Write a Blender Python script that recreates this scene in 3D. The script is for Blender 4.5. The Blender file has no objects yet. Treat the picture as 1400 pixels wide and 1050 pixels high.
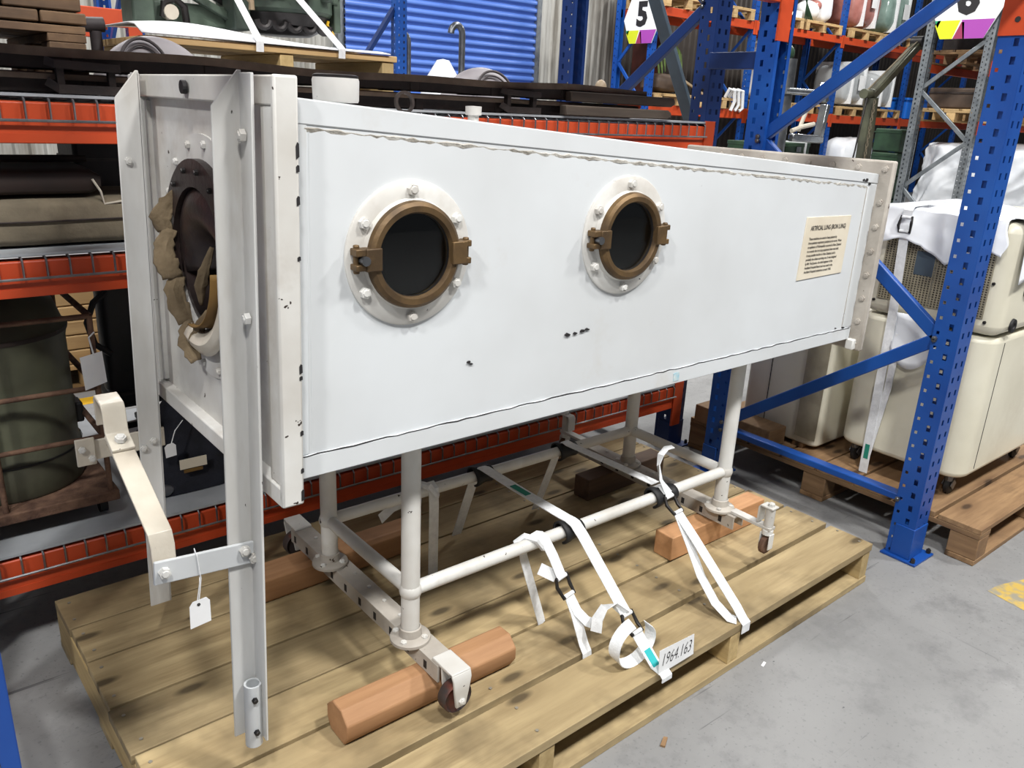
import bpy, math, random
from mathutils import noise as MN
from mathutils import Vector, Matrix
V = Vector
random.seed(7)
S = bpy.context.scene
COL = S.collection
# ------------------------------------------------------------------ camera
cam = bpy.data.cameras.new('camera'); cam.sensor_width = 36.0; cam.lens = 36.0*1110.6/1400.0
cam.clip_start = 0.02; cam.clip_end = 200
co = bpy.data.objects.new('camera', cam); COL.objects.link(co)
cR = V((0.77599, -0.62906, 0.04609)); cU = V((0.16919, 0.27799, 0.94557)); cF = V((0.60763, 0.72595, -0.32215))
co.matrix_world = Matrix(((cR.x, cU.x, -cF.x, -0.5497), (cR.y, cU.y, -cF.y, -1.2501), (cR.z, cU.z, -cF.z, 1.4506), (0, 0, 0, 1)))
S.camera = co
# ------------------------------------------------------------------ world and lamps
w = bpy.data.worlds.new('hall_light'); S.world = w; w.use_nodes = True
bg = w.node_tree.nodes['Background']; bg.inputs[0].default_value = (0.92, 0.955, 1.0, 1); bg.inputs[1].default_value = 0.30
def lamp(name, loc, power, size, target, col=(1.0, 0.985, 0.955)):
    d = bpy.data.lights.new(name, 'AREA'); d.energy = power; d.size = size; d.color = col; d.shape = 'DISK'
    o = bpy.data.objects.new(name, d); COL.objects.link(o); o.location = loc
    o.rotation_euler = (V(target)-V(loc)).to_track_quat('-Z', 'Y').to_euler()
lamp('unseen_hall_lamp', (-1.6, -2.75, 5.6), 600, 0.55, (-0.6, -1.0, 0))
lamp('unseen_hall_lamp', (1.6, -2.65, 5.6), 620, 0.55, (1.2, -0.6, 0))
lamp('unseen_hall_lamp', (4.6, -2.6, 5.8), 520, 0.55, (3.6, -1.0, 0))
lamp('unseen_hall_lamp', (-4.4, -2.4, 5.6), 640, 0.55, (-2.6, -1.0, 0))  # added, unseen lamp that brightens the head end and left shelves
lamp('unseen_hall_lamp', (1.0, 5.2, 6.0), 650, 0.7, (1.6, 6.0, 0))
lamp('unseen_hall_lamp', (6.3, 5.6, 6.0), 900, 0.7, (6.3, 7.4, 0))
lamp('unseen_hall_lamp', (6.2, 1.6, 6.0), 650, 0.7, (6.2, 2.0, 0))
lamp('unseen_hall_lamp', (12.5, 4.6, 6.0), 900, 0.7, (12.5, 5.6, 0))
lamp('unseen_hall_lamp', (-1.2, 3.1, 5.8), 330, 0.6, (-0.6, 3.0, 0))
S.view_settings.view_transform = 'Standard'; S.view_settings.look = 'None'
S.view_settings.exposure = -1.42; S.view_settings.gamma = 1.0; S.view_settings.use_curve_mapping = False

# ------------------------------------------------------------------ materials
def srgb(r, g, b):
    f = lambda c: (c/255/12.92) if c/255 <= 0.04045 else ((c/255+0.055)/1.055)**2.4
    return (f(r), f(g), f(b), 1)
class NT:
    def __init__(s, name):
        s.m = bpy.data.materials.new(name); s.m.use_nodes = True; s.t = s.m.node_tree; s.n = s.t.nodes
        s.b = s.n['Principled BSDF']
    def add(s, typ, **k):
        n = s.n.new(typ)
        for a, v in k.items():
            if a.startswith('i_'): n.inputs[a[2:].replace('_', ' ')].default_value = v
            else: setattr(n, a, v)
        return n
    def link(s, a, b): s.t.links.new(a, b)
    def coord(s, scale=(1, 1, 1), rnd=True):
        tc = s.add('ShaderNodeTexCoord'); mp = s.add('ShaderNodeMapping'); mp.inputs['Scale'].default_value = scale
        if rnd:
            oi = s.add('ShaderNodeObjectInfo'); vm = s.add('ShaderNodeVectorMath', operation='SCALE')
            cx = s.add('ShaderNodeCombineXYZ'); s.link(oi.outputs['Random'], cx.inputs[0]); s.link(oi.outputs['Random'], cx.inputs[1]); cx.inputs[2].default_value = 0.3
            s.link(cx.outputs[0], vm.inputs[0]); vm.inputs['Scale'].default_value = 17.0
            va = s.add('ShaderNodeVectorMath', operation='ADD'); s.link(tc.outputs['Object'], va.inputs[0]); s.link(vm.outputs[0], va.inputs[1])
            s.link(va.outputs[0], mp.inputs[0])
        else: s.link(tc.outputs['Object'], mp.inputs[0])
        return mp.outputs[0]
    def noise(s, co, scale, detail=4, rough=0.55):
        n = s.add('ShaderNodeTexNoise'); n.inputs['Scale'].default_value = scale; n.inputs['Detail'].default_value = detail; n.inputs['Roughness'].default_value = rough
        s.link(co, n.inputs['Vector']); return n.outputs['Fac']
    def ramp(s, fac, a, b, ca=(0, 0, 0, 1), cb=(1, 1, 1, 1)):
        r = s.add('ShaderNodeValToRGB'); r.color_ramp.elements[0].position = a; r.color_ramp.elements[1].position = b
        r.color_ramp.elements[0].color = ca; r.color_ramp.elements[1].color = cb; s.link(fac, r.inputs[0]); return r.outputs[0]
    def mix(s, fac, a, b, mode='MIX'):
        m = s.add('ShaderNodeMix', data_type='RGBA', blend_type=mode)
        for v, i in ((fac, 0), (a, 6), (b, 7)):
            if hasattr(v, 'links'): s.link(v, m.inputs[i])
            else: m.inputs[i].default_value = v
        return m.outputs[2]
    def bump(s, h, strength=0.2, dist=0.01):
        b = s.add('ShaderNodeBump'); b.inputs['Strength'].default_value = strength; b.inputs['Distance'].default_value = dist
        s.link(h, b.inputs['Height']); s.link(b.outputs[0], s.b.inputs['Normal'])
    def col(s, c):
        if hasattr(c, 'links'): s.link(c, s.b.inputs['Base Color'])
        else: s.b.inputs['Base Color'].default_value = c
MATS = {}
def mat(name, c1, c2=None, scale=6.0, rough=0.5, metal=0.0, bump=0.0, lo=0.35, hi=0.65, chips=None, chip_amt=0.70, stretch=(1, 1, 1), alpha=1.0, trans=0.0, grime=None, grime_amt=0.5, coat=0.0, ior=1.45):
    t = NT(name); c = t.coord(stretch)
    cc = c1
    if c2 is not None:
        n = t.noise(c, scale); cc = t.mix(t.ramp(n, lo, hi), c1, c2)
        if bump: t.bump(t.noise(c, scale*6), bump)
    if grime is not None:
        g = t.ramp(t.noise(c, 2.6, 6, 0.7), grime_amt, grime_amt+0.28); cc = t.mix(g, cc, grime)
    if chips is not None:
        k = t.ramp(t.noise(c, 38, 3, 0.6), chip_amt, chip_amt+0.015); cc = t.mix(k, cc, chips)
    t.col(cc); t.b.inputs['Roughness'].default_value = rough; t.b.inputs['Metallic'].default_value = metal
    t.b.inputs['IOR'].default_value = ior
    if coat: t.b.inputs['Coat Weight'].default_value = coat
    if trans: t.b.inputs['Transmission Weight'].default_value = trans
    if alpha < 1: t.b.inputs['Alpha'].default_value = alpha
    MATS[name] = t.m; return t.m
def wood(name, base, dark, axis='x', knots=True, rough=0.75, stain=None, stain_amt=0.5):
    t = NT(name)
    st = {'x': (1.2, 14, 14), 'y': (14, 1.2, 14), 'z': (14, 14, 1.2)}[axis]
    c = t.coord(st); c0 = t.coord((1, 1, 1))
    n = t.noise(c, 2.2, 6, 0.65); n2 = t.noise(c0, 3.0, 3)
    cc = t.mix(t.ramp(n, 0.36, 0.68), base, dark)
    cc = t.mix(t.ramp(n2, 0.3, 0.8), cc, t.mix(0.5, base, dark), 'MIX')
    if stain is not None:
        cc = t.mix(t.ramp(t.noise(c0, 1.7, 5, 0.7), stain_amt, stain_amt+0.22), cc, stain)
    if knots:
        ks = {'x': (0.55, 1.5, 1.5), 'y': (1.5, 0.55, 1.5), 'z': (1.5, 1.5, 0.55)}[axis]
        ck = t.coord(ks); vo = t.add('ShaderNodeTexVoronoi'); vo.inputs['Scale'].default_value = 4.0; vo.voronoi_dimensions = '2D'; t.link(ck, vo.inputs['Vector'])
        k = t.ramp(vo.outputs['Distance'], 0.045, 0.10, (1, 1, 1, 1), (0, 0, 0, 1))
        rg = t.ramp(vo.outputs['Distance'], 0.13, 0.24, (0.45, 0.45, 0.45, 1), (0, 0, 0, 1)); cc = t.mix(rg, cc, dark); cc = t.mix(k, cc, tuple(x*0.40 for x in dark[:3])+(1,))
    oi = t.add('ShaderNodeObjectInfo'); cc = t.mix(1.0, cc, t.ramp(oi.outputs['Random'], 0.0, 1.0, (0.80, 0.80, 0.80, 1), (1.08, 1.07, 1.05, 1)), 'MULTIPLY')
    t.col(cc); t.b.inputs['Roughness'].default_value = rough; t.bump(n, 0.25, 0.004)
    MATS[name] = t.m; return t.m
WHITE = mat('white_enamel', srgb(209, 213, 216), srgb(199, 202, 204), 2.2, 0.48, chips=srgb(52, 46, 42), chip_amt=0.765, grime=srgb(190, 187, 181), grime_amt=0.58)
WHITE2 = mat('white_enamel_worn', srgb(216, 216, 213), srgb(192, 189, 183), 4, 0.45, chips=srgb(50, 40, 34), chip_amt=0.70, grime=srgb(166, 158, 148), grime_amt=0.52, bump=0.05)
WHITE3 = mat('white_enamel_streaked', srgb(214, 215, 214), srgb(188, 186, 181), 3.0, 0.42, chips=srgb(52, 46, 42), chip_amt=0.735, stretch=(3, 3, 0.7), grime=srgb(172, 166, 158), grime_amt=0.58)
DIRTY = mat('white_enamel_dirty', srgb(184, 178, 169), srgb(152, 145, 136), 7, 0.55, chips=srgb(70, 56, 46), chip_amt=0.70, bump=0.15)
SEAM = mat('seam_filler_grey', srgb(206, 204, 198), srgb(150, 145, 136), 18, 0.8, bump=0.4, lo=0.30, hi=0.62)
CREAMP = mat('cream_paint_bracket', srgb(206, 200, 186), srgb(190, 181, 166), 9, 0.3, chips=srgb(70, 52, 40), chip_amt=0.72, bump=0.08)
BRASS = mat('aged_brass', srgb(116, 92, 60), srgb(80, 64, 46), 14, 0.5, 0.45, bump=0.1)
GLASS = mat('dark_porthole_glass', srgb(210, 218, 222), rough=0.02, trans=1.0, ior=1.45)
INNER = mat('dark_interior_shade', srgb(30, 30, 34), srgb(22, 22, 25), 4, 0.8)
LEATHER = mat('dark_brown_leather', srgb(50, 39, 37), srgb(30, 24, 23), 9, 0.38, bump=0.15)
SUEDE = mat('tan_suede', srgb(128, 112, 88), srgb(98, 84, 64), 16, 0.95, bump=0.3)
OCHRE = mat('ochre_rubber', srgb(122, 92, 42), srgb(92, 68, 34), 10, 0.7)
BLACK = mat('black_rubber', srgb(26, 26, 28), srgb(16, 16, 18), 12, 0.6, bump=0.1)
STEEL = mat('dull_steel', srgb(128, 130, 134), srgb(100, 102, 106), 12, 0.35, 0.85)
CHROME = mat('bright_steel', srgb(190, 193, 196), srgb(160, 163, 168), 9, 0.22, 0.95)
DSTEEL = mat('dark_steel', srgb(66, 64, 64), srgb(44, 42, 42), 12, 0.45, 0.7)
NAILM = mat('dull_nail_head', srgb(146, 140, 128), rough=0.6, metal=0.3)
RUST = mat('rusty_steel', srgb(122, 94, 76), srgb(78, 56, 46), 22, 0.85, 0.2, bump=0.3)
WHEELM = mat('worn_wheel', srgb(70, 62, 60), srgb(120, 58, 42), 14, 0.6, 0.3, lo=0.55, hi=0.75)
WEB = mat('white_webbing', srgb(232, 234, 236), srgb(218, 220, 222), 60, 0.75, bump=0.25)
GREENP = mat('green_print', srgb(36, 132, 112), rough=0.7)
PAPER = mat('white_paper', srgb(236, 237, 238), srgb(226, 227, 228), 8, 0.8)
CARDC = mat('ivory_card', srgb(222, 214, 196), srgb(210, 200, 180), 6, 0.55)
INK = mat('black_ink', srgb(34, 32, 34), rough=0.7)
TEALP = mat('teal_print', srgb(40, 168, 172), rough=0.6)
BLUE = mat('rack_blue_paint', srgb(26, 80, 160), srgb(20, 66, 142), 3, 0.38, chips=srgb(120, 130, 140), chip_amt=0.80)
NAVY = mat('rack_navy_paint', srgb(22, 50, 106), srgb(18, 42, 92), 3, 0.40)
ORANGE = mat('rack_orange_paint', srgb(194, 75, 38), srgb(180, 64, 31), 3, 0.42, grime=srgb(150, 52, 26), grime_amt=0.62)
GALV = mat('galvanised_steel', srgb(158, 164, 168), srgb(128, 134, 140), 10, 0.38, 0.8)
WIRE = mat('zinc_wire', srgb(150, 152, 156), srgb(120, 122, 126), 20, 0.35, 0.85)
LINER = mat('grey_deck_sheet', srgb(176, 180, 184), srgb(150, 154, 158), 5, 0.45)
PINE = wood('new_pine', srgb(186, 166, 126), srgb(132, 113, 80), 'x', stain=srgb(104, 90, 66), stain_amt=0.50)
PINEY = wood('new_pine_cross', srgb(196, 172, 124), srgb(154, 130, 86), 'y', knots=False)
CHOCK = wood('orange_cedar', srgb(196, 150, 108), srgb(156, 112, 76), 'x', knots=False, rough=0.7, stain=srgb(108, 72, 50), stain_amt=0.62)
OLDW = wood('old_dark_timber', srgb(104, 80, 62), srgb(64, 50, 42), 'x', knots=False)
PALW = wood('weathered_pallet', srgb(164, 132, 96), srgb(112, 84, 58), 'x', stain=srgb(98, 76, 56), stain_amt=0.55)
PALY = wood('weathered_pallet_cross', srgb(160, 128, 92), srgb(108, 80, 56), 'y')
GRIMY = wood('grimy_old_timber', srgb(140, 112, 82), srgb(86, 66, 50), 'x', stain=srgb(70, 54, 42), stain_amt=0.45)
GRIMYY = wood('grimy_old_timber_cross', srgb(136, 108, 78), srgb(84, 64, 48), 'y', stain=srgb(70, 54, 42), stain_amt=0.45)
PALL = wood('pale_pallet', srgb(206, 176, 128), srgb(170, 138, 92), 'x')
BROWNW = wood('dark_brown_plank', srgb(92, 80, 68), srgb(58, 50, 44), 'x', knots=False)
ROLLB = mat('brown_rolled_edge', srgb(112, 98, 84), srgb(82, 71, 61), 9, 0.85, bump=0.2)
DARKB = mat('dark_brown_frame', srgb(52, 42, 38), srgb(32, 26, 25), 8, 0.7, bump=0.2)
KHAKI = mat('khaki_canvas', srgb(120, 110, 92), srgb(96, 88, 74), 6, 0.95, bump=0.3, grime=srgb(78, 70, 60), grime_amt=0.5)
DARKBR = mat('dark_brown_hide', srgb(44, 30, 24), srgb(24, 17, 15), 6, 0.6)
BLACKL = mat('black_leather', srgb(24, 24, 28), srgb(14, 14, 16), 10, 0.5, bump=0.15)
NAVYBAG = mat('navy_canvas', srgb(34, 36, 46), srgb(22, 23, 30), 18, 0.9, bump=0.25)
OLIVE = mat('olive_drab_paint', srgb(86, 88, 70), srgb(60, 60, 50), 4, 0.55, grime=srgb(52, 46, 38), grime_amt=0.5)
ENGG = mat('engine_green_paint', srgb(84, 100, 86), srgb(56, 68, 60), 7, 0.55, grime=srgb(40, 44, 40), grime_amt=0.52, bump=0.1)
DGREEN = mat('dark_green_paint', srgb(46, 72, 50), srgb(34, 54, 40), 6, 0.5)
CREAM = mat('cream_enamel', srgb(222, 218, 200), srgb(208, 203, 184), 3, 0.3, grime=srgb(196, 188, 168), grime_amt=0.6)
GRILLE = mat('grille_backing', srgb(84, 78, 66), srgb(66, 62, 54), 8, 0.7)
GRILLM = mat('grille_metal', srgb(176, 168, 146), srgb(150, 143, 124), 10, 0.4, 0.3)
PLASTIC = mat('white_plastic_sheet', srgb(236, 239, 243), srgb(220, 224, 230), 3, 0.22, bump=0.05)
FOAM = mat('white_foam_sheet', srgb(238, 240, 243), srgb(226, 228, 232), 10, 0.7)
WRAP = mat('clear_wrap', srgb(206, 210, 212), srgb(170, 175, 178), 3, 0.15, alpha=0.72)
REDW = mat('red_wrapped', srgb(176, 120, 112), srgb(132, 78, 70), 3, 0.25)
GRNW = mat('green_wrapped', srgb(142, 164, 156), srgb(104, 126, 118), 3, 0.2)
GREYF = mat('grey_plastic_dome', srgb(146, 142, 146), srgb(122, 118, 122), 5, 0.5)
RUBBER = mat('dark_grey_rim', srgb(70, 64, 66), srgb(52, 47, 49), 6, 0.6)
BEIGE = mat('beige_wood_ball', srgb(168, 152, 128), srgb(140, 122, 98), 5, 0.5)
BROWNB = mat('brown_box', srgb(84, 68, 56), srgb(60, 48, 40), 4, 0.7)
BINB = mat('bright_blue_plastic', srgb(30, 110, 214), rough=0.4)
YELLOW = mat('yellow_floor_paint', srgb(196, 166, 84), srgb(150, 144, 126), 26, 0.7, lo=0.45, hi=0.62)
YLINE = mat('yellow_line_paint', srgb(226, 182, 32), srgb(206, 160, 30), 10, 0.6)
PLANT = mat('faded_green_fabric', srgb(96, 118, 58), srgb(70, 88, 44), 10, 0.8)
LIME = mat('lime_plastic', srgb(110, 200, 50), rough=0.5)
MAGENTA = mat('magenta_print', srgb(160, 70, 164), rough=0.5)
LIMEP = mat('lime_print', srgb(206, 214, 36), rough=0.5)
GRNP = mat('leaf_green_print', srgb(22, 150, 96), rough=0.5)
PINKP = mat('plum_print', srgb(150, 52, 88), rough=0.5)
SLATE = mat('slate_grey_paint', srgb(84, 98, 110), srgb(66, 78, 90), 4, 0.45)
BRICKRED = mat('brown_red_panel', srgb(88, 42, 34), srgb(66, 32, 28), 4, 0.7)
def door_mat():
    t = NT('roller_door_blue'); c = t.coord((1, 1, 1))
    t.col(t.mix(t.ramp(t.noise(c, 1.5), 0.3, 0.7), srgb(84, 118, 192), srgb(72, 104, 178))); t.b.inputs['Roughness'].default_value = 0.38
    return t.m
DOORB = door_mat()
def concrete():
    t = NT('concrete_floor'); c = t.coord((1, 1, 1), False)
    a = t.noise(c, 0.9, 6, 0.6); b = t.noise(c, 26, 5, 0.6); d = t.noise(t.coord((1.2, 30, 1), False), 1.3, 4); e = t.noise(t.coord((26, 1.0, 1), False), 1.1, 4)
    cc = t.mix(t.ramp(a, 0.3, 0.72), srgb(150, 150, 150), srgb(124, 124, 124))
    cc = t.mix(t.ramp(b, 0.35, 0.75), cc, srgb(134, 134, 134))
    cc = t.mix(t.ramp(t.noise(c, 5.5, 7, 0.75), 0.52, 0.74), cc, srgb(112, 112, 113)); cc = t.mix(t.ramp(t.noise(c, 90, 2, 0.5), 0.62, 0.70), cc, srgb(120, 120, 121)); cc = t.mix(t.ramp(d, 0.66, 0.70), cc, srgb(92, 92, 94)); cc = t.mix(t.ramp(e, 0.71, 0.77), cc, srgb(116, 116, 118))
    vo = t.add('ShaderNodeTexVoronoi'); vo.inputs['Scale'].default_value = 7; t.link(t.coord((1, 1.7, 1), False), vo.inputs['Vector'])
    cc = t.mix(t.ramp(vo.outputs['Distance'], 0.02, 0.035, (1, 1, 1, 1), (0, 0, 0, 1)), cc, srgb(84, 84, 88))
    t.col(cc); t.b.inputs['Roughness'].default_value = 0.62; t.bump(b, 0.06, 0.004); return t.m
CONC = concrete()
def corrug():
    t = NT('weathered_corrugated_iron'); c = t.coord((1, 1, 1), False); c2 = t.coord((3.0, 1, 0.28), False)
    cc = t.mix(t.ramp(t.noise(c2, 1.6, 5, 0.7), 0.34, 0.66), srgb(176, 176, 172), srgb(126, 122, 114))
    # stains and the dim far bays' shade painted as one dark tone, ragged edge
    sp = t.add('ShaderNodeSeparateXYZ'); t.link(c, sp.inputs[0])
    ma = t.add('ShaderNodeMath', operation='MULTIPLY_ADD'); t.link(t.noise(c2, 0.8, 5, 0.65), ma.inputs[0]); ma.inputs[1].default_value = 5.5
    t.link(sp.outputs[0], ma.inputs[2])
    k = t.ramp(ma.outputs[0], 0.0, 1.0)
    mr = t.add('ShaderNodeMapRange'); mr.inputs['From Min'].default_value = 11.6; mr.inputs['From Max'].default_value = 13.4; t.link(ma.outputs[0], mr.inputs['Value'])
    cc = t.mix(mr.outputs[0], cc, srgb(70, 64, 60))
    t.col(cc); t.b.inputs['Roughness'].default_value = 0.55; t.b.inputs['Metallic'].default_value = 0.25
    return t.m
CORR = corrug()

# ------------------------------------------------------------------ mesh helpers
ORG = {}
def rid(p, f): return 1-2*abs(MN.noise(p*f))
class MB:
    def __init__(s): s.v = []; s.f = []
    def add(s, vs, fs):
        k = len(s.v); s.v += [V(p) for p in vs]; s.f += [tuple(i+k for i in f) for f in fs]; return s
    def box(s, x0, x1, y0, y1, z0, z1):
        return s.add([(x0, y0, z0), (x1, y0, z0), (x1, y1, z0), (x0, y1, z0), (x0, y0, z1), (x1, y0, z1), (x1, y1, z1), (x0, y1, z1)],
                     [(0, 3, 2, 1), (4, 5, 6, 7), (0, 1, 5, 4), (1, 2, 6, 5), (2, 3, 7, 6), (3, 0, 4, 7)])
    def bar(s, p0, p1, wd, ht, up=(0, 0, 1)):
        p0, p1 = V(p0), V(p1); d = (p1-p0).normalized(); u = V(up)
        sd = d.cross(u)
        if sd.length < 1e-4: sd = d.cross(V((1, 0, 0)))
        sd.normalize(); u = sd.cross(d).normalized(); a = sd*wd/2; b = u*ht/2
        vs = [p0-a-b, p0+a-b, p0+a+b, p0-a+b, p1-a-b, p1+a-b, p1+a+b, p1-a+b]
        return s.add(vs, [(0, 1, 2, 3), (7, 6, 5, 4), (0, 4, 5, 1), (1, 5, 6, 2), (2, 6, 7, 3), (3, 7, 4, 0)])
    def cyl(s, p0, p1, r0, r1=None, n=16, cap=True):
        r1 = r0 if r1 is None else r1
        p0, p1 = V(p0), V(p1); d = (p1-p0).normalized(); a = d.orthogonal().normalized(); b = d.cross(a)
        vs = []
        for p, r in ((p0, r0), (p1, r1)):
            for i in range(n):
                t = 2*math.pi*i/n; vs.append(p+(a*math.cos(t)+b*math.sin(t))*r)
        fs = [(i, (i+1) % n, n+(i+1) % n, n+i) for i in range(n)]
        if cap: fs += [tuple(range(n-1, -1, -1)), tuple(range(n, 2*n))]
        return s.add(vs, fs)
    def lathe(s, c, axis, prof, n=32, a0=0.0, a1=2*math.pi):
        c = V(c); d = V(axis).normalized(); a = d.orthogonal().normalized()
        if abs(d.z) < 0.9: a = d.cross(V((0, 0, 1))).normalized()
        b = d.cross(a); full = abs(a1-a0-2*math.pi) < 1e-6; m = n if full else n+1
        vs = []
        for r, h in prof:
            for i in range(m):
                t = a0+(a1-a0)*i/n; vs.append(c+d*h+(a*math.cos(t)+b*math.sin(t))*r)
        fs = []
        for j in range(len(prof)-1):
            for i in range(n):
                i2 = (i+1) % m if full else i+1
                fs.append((j*m+i, j*m+i2, (j+1)*m+i2, (j+1)*m+i))
        return s.add(vs, fs)
    def tube(s, pts, r, n=8, closed=False):
        P = [V(p) for p in pts]; N = len(P); vs = []; nrm = None
        for i, p in enumerate(P):
            if closed: d = (P[(i+1) % N]-P[i-1])
            else: d = (P[min(i+1, N-1)]-P[max(i-1, 0)])
            d.normalize()
            nrm = d.orthogonal().normalized() if nrm is None else (nrm-d*nrm.dot(d)).normalized()
            b = d.cross(nrm); rr = r[i] if isinstance(r, (list, tuple)) else r
            for k in range(n):
                t = 2*math.pi*k/n; vs.append(p+(nrm*math.cos(t)+b*math.sin(t))*rr)
        fs = []
        for i in range(N if closed else N-1):
            j = (i+1) % N
            for k in range(n): fs.append((i*n+k, i*n+(k+1) % n, j*n+(k+1) % n, j*n+k))
        if not closed: fs += [tuple(range(n-1, -1, -1)), tuple(range((N-1)*n, N*n))]
        return s.add(vs, fs)
    def ribbon(s, pts, wd, th, wv):
        P = [V(p) for p in pts]; N = len(P); vs = []
        for i, p in enumerate(P):
            d = (P[min(i+1, N-1)]-P[max(i-1, 0)]).normalized()
            w_ = V(wv[i] if isinstance(wv, list) else wv); w_ = (w_-d*w_.dot(d)).normalized(); u = w_.cross(d).normalized()
            ww = wd[i] if isinstance(wd, (list, tuple)) else wd
            a = w_*ww/2; b = u*th/2
            vs += [p-a-b, p+a-b, p+a+b, p-a+b]
        fs = [(0, 1, 2, 3), tuple(4*(N-1)+k for k in (3, 2, 1, 0))]
        for i in range(N-1):
            for k in range(4): fs.append((4*i+k, 4*i+4+k, 4*i+4+(k+1) % 4, 4*i+(k+1) % 4))
        return s.add(vs, fs)
    def prism(s, poly, fn, h0, h1):
        n = len(poly); vs = [fn(u, v, h0) for u, v in poly]+[fn(u, v, h1) for u, v in poly]
        return s.add(vs, [tuple(range(n-1, -1, -1)), tuple(range(n, 2*n))]+[(i, (i+1) % n, n+(i+1) % n, n+i) for i in range(n)])
    def grid(s, fn, nu, nv):
        vs = [fn(i/nu, j/nv) for j in range(nv+1) for i in range(nu+1)]
        return s.add(vs, [(j*(nu+1)+i, j*(nu+1)+i+1, (j+1)*(nu+1)+i+1, (j+1)*(nu+1)+i) for j in range(nv) for i in range(nu)])
    def ball(s, c, r, nu=16, nv=10, fn=None):
        c = V(c); rx, ry, rz = r if isinstance(r, (tuple, list)) else (r, r, r); vs = []
        for j in range(nv+1):
            ph = math.pi*j/nv
            for i in range(nu):
                th = 2*math.pi*i/nu; q = V((math.sin(ph)*math.cos(th), math.sin(ph)*math.sin(th), math.cos(ph)))
                k = fn(q) if fn else 1.0; vs.append(c+V((q.x*rx, q.y*ry, q.z*rz))*k)
        return s.add(vs, [(j*nu+i, (j+1)*nu+i, (j+1)*nu+(i+1) % nu, j*nu+(i+1) % nu) for j in range(nv) for i in range(nu)])
    def rbox(s, x0, x1, y0, y1, z0, z1, r, n=5):
        # box with rounded vertical corners
        pts = []
        for cx, cy, a in ((x1-r, y1-r, 0), (x0+r, y1-r, 90), (x0+r, y0+r, 180), (x1-r, y0+r, 270)):
            for i in range(n+1):
                t = math.radians(a+90*i/n); pts.append((cx+r*math.cos(t), cy+r*math.sin(t)))
        return s.prism(pts, lambda u, v, h: V((u, v, h)), z0, z1)
    def mesh(s, name, org=(0, 0, 0)):
        o = V(org); me = bpy.data.meshes.new(name); me.from_pydata([tuple(p-o) for p in s.v], [], s.f); me.update(); return me
    def build(s, name, m, parent=None, smooth=False, bevel=0.0, solid=0.0, sub=0, seg=2):
        org = ORG.get(parent.name, V((0, 0, 0))) if parent else V((0, 0, 0))
        me = s.mesh(name, org); me.materials.append(m)
        o = bpy.data.objects.new(name, me); COL.objects.link(o)
        if parent: o.parent = parent; ORG[o.name] = org
        fin(o, smooth, bevel, solid, sub, seg); return o
def fin(o, smooth=False, bevel=0.0, solid=0.0, sub=0, seg=2):
    if solid:
        k = o.modifiers.new('solid', 'SOLIDIFY'); k.thickness = solid; k.offset = 0
    if bevel:
        k = o.modifiers.new('bevel', 'BEVEL'); k.width = bevel; k.segments = seg; k.limit_method = 'ANGLE'; k.angle_limit = math.radians(40)
    if sub:
        k = o.modifiers.new('sub', 'SUBSURF'); k.levels = sub; k.render_levels = sub
    if smooth or bevel:
        for p in o.data.polygons: p.use_smooth = True
        try: o.data.set_sharp_from_angle(angle=math.radians(38))
        except Exception: pass
def tag(o, label, cat, group=None, kind=None):
    if label: o['label'] = label
    if cat: o['category'] = cat
    if group: o['group'] = group
    if kind: o['kind'] = kind
    return o
def thing(name, label, cat, loc=(0, 0, 0), group=None):
    o = bpy.data.objects.new(name, None); COL.objects.link(o); o.location = loc; o.empty_display_size = 0.05
    ORG[o.name] = V(loc); return tag(o, label, cat, group)
def solo(mb, name, m, label, cat, group=None, kind=None, **k):
    o = mb.build(name, m, None, **k)
    return tag(o, label, cat, group, kind)
def struct(mb, name, m, label=None, **k):
    o = mb.build(name, m, None, **k); o['kind'] = 'structure'
    if label: o['label'] = label
    return o
def inst(me, name, loc, parent, rot=None, scale=None, bevel=0.0, smooth=False):
    o = bpy.data.objects.new(name, me); COL.objects.link(o)
    if parent: o.parent = parent; o.location = V(loc)-ORG.get(parent.name, V((0, 0, 0))); ORG[o.name] = V(loc)
    else: o.location = loc
    if rot: o.rotation_euler = rot
    if scale: o.scale = scale
    if bevel:
        k = o.modifiers.new('bevel', 'BEVEL'); k.width = bevel; k.segments = 2
    if smooth:
        for p in me.polygons: p.use_smooth = True
    return o
def text_mesh(txt, size, m, name, parent, origin, ux, uy, align='CENTER', sx=1.0, off=0.0, extr=0.0):
    cu = bpy.data.curves.new('txt', 'FONT'); cu.body = txt; cu.size = size; cu.align_x = align; cu.align_y = 'CENTER'; cu.resolution_u = 2; cu.offset = off; cu.extrude = extr
    t = bpy.data.objects.new('txt', cu); me = bpy.data.meshes.new_from_object(t); bpy.data.objects.remove(t); bpy.data.curves.remove(cu)
    ux, uy = V(ux).normalized(), V(uy).normalized(); n = ux.cross(uy)
    org = ORG.get(parent.name, V((0, 0, 0)))
    for v in me.vertices:
        p = v.co; v.co = V(origin)+ux*(p.x*sx)+uy*p.y+n*p.z-org
    me.materials.clear(); me.materials.append(m)
    o = bpy.data.objects.new(name, me); COL.objects.link(o); o.parent = parent; return o
def hexbolt(r=0.011, h=0.008):
    m = MB(); m.cyl((0, 0, 0), (0, 0, h), r, r*0.96, 6); m.cyl((0, 0, h), (0, 0, h*1.25), r*0.7, r*0.55, 8); return m
def bolt_mesh(r, h, m, name='bolt'):
    me = hexbolt(r, h).mesh(name); me.materials.append(m); return me
ROT = {'-y': (math.pi/2, 0, 0), '-x': (0, -math.pi/2, 0), '+z': (0, 0, 0), '+x': (0, math.pi/2, 0)}

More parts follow.
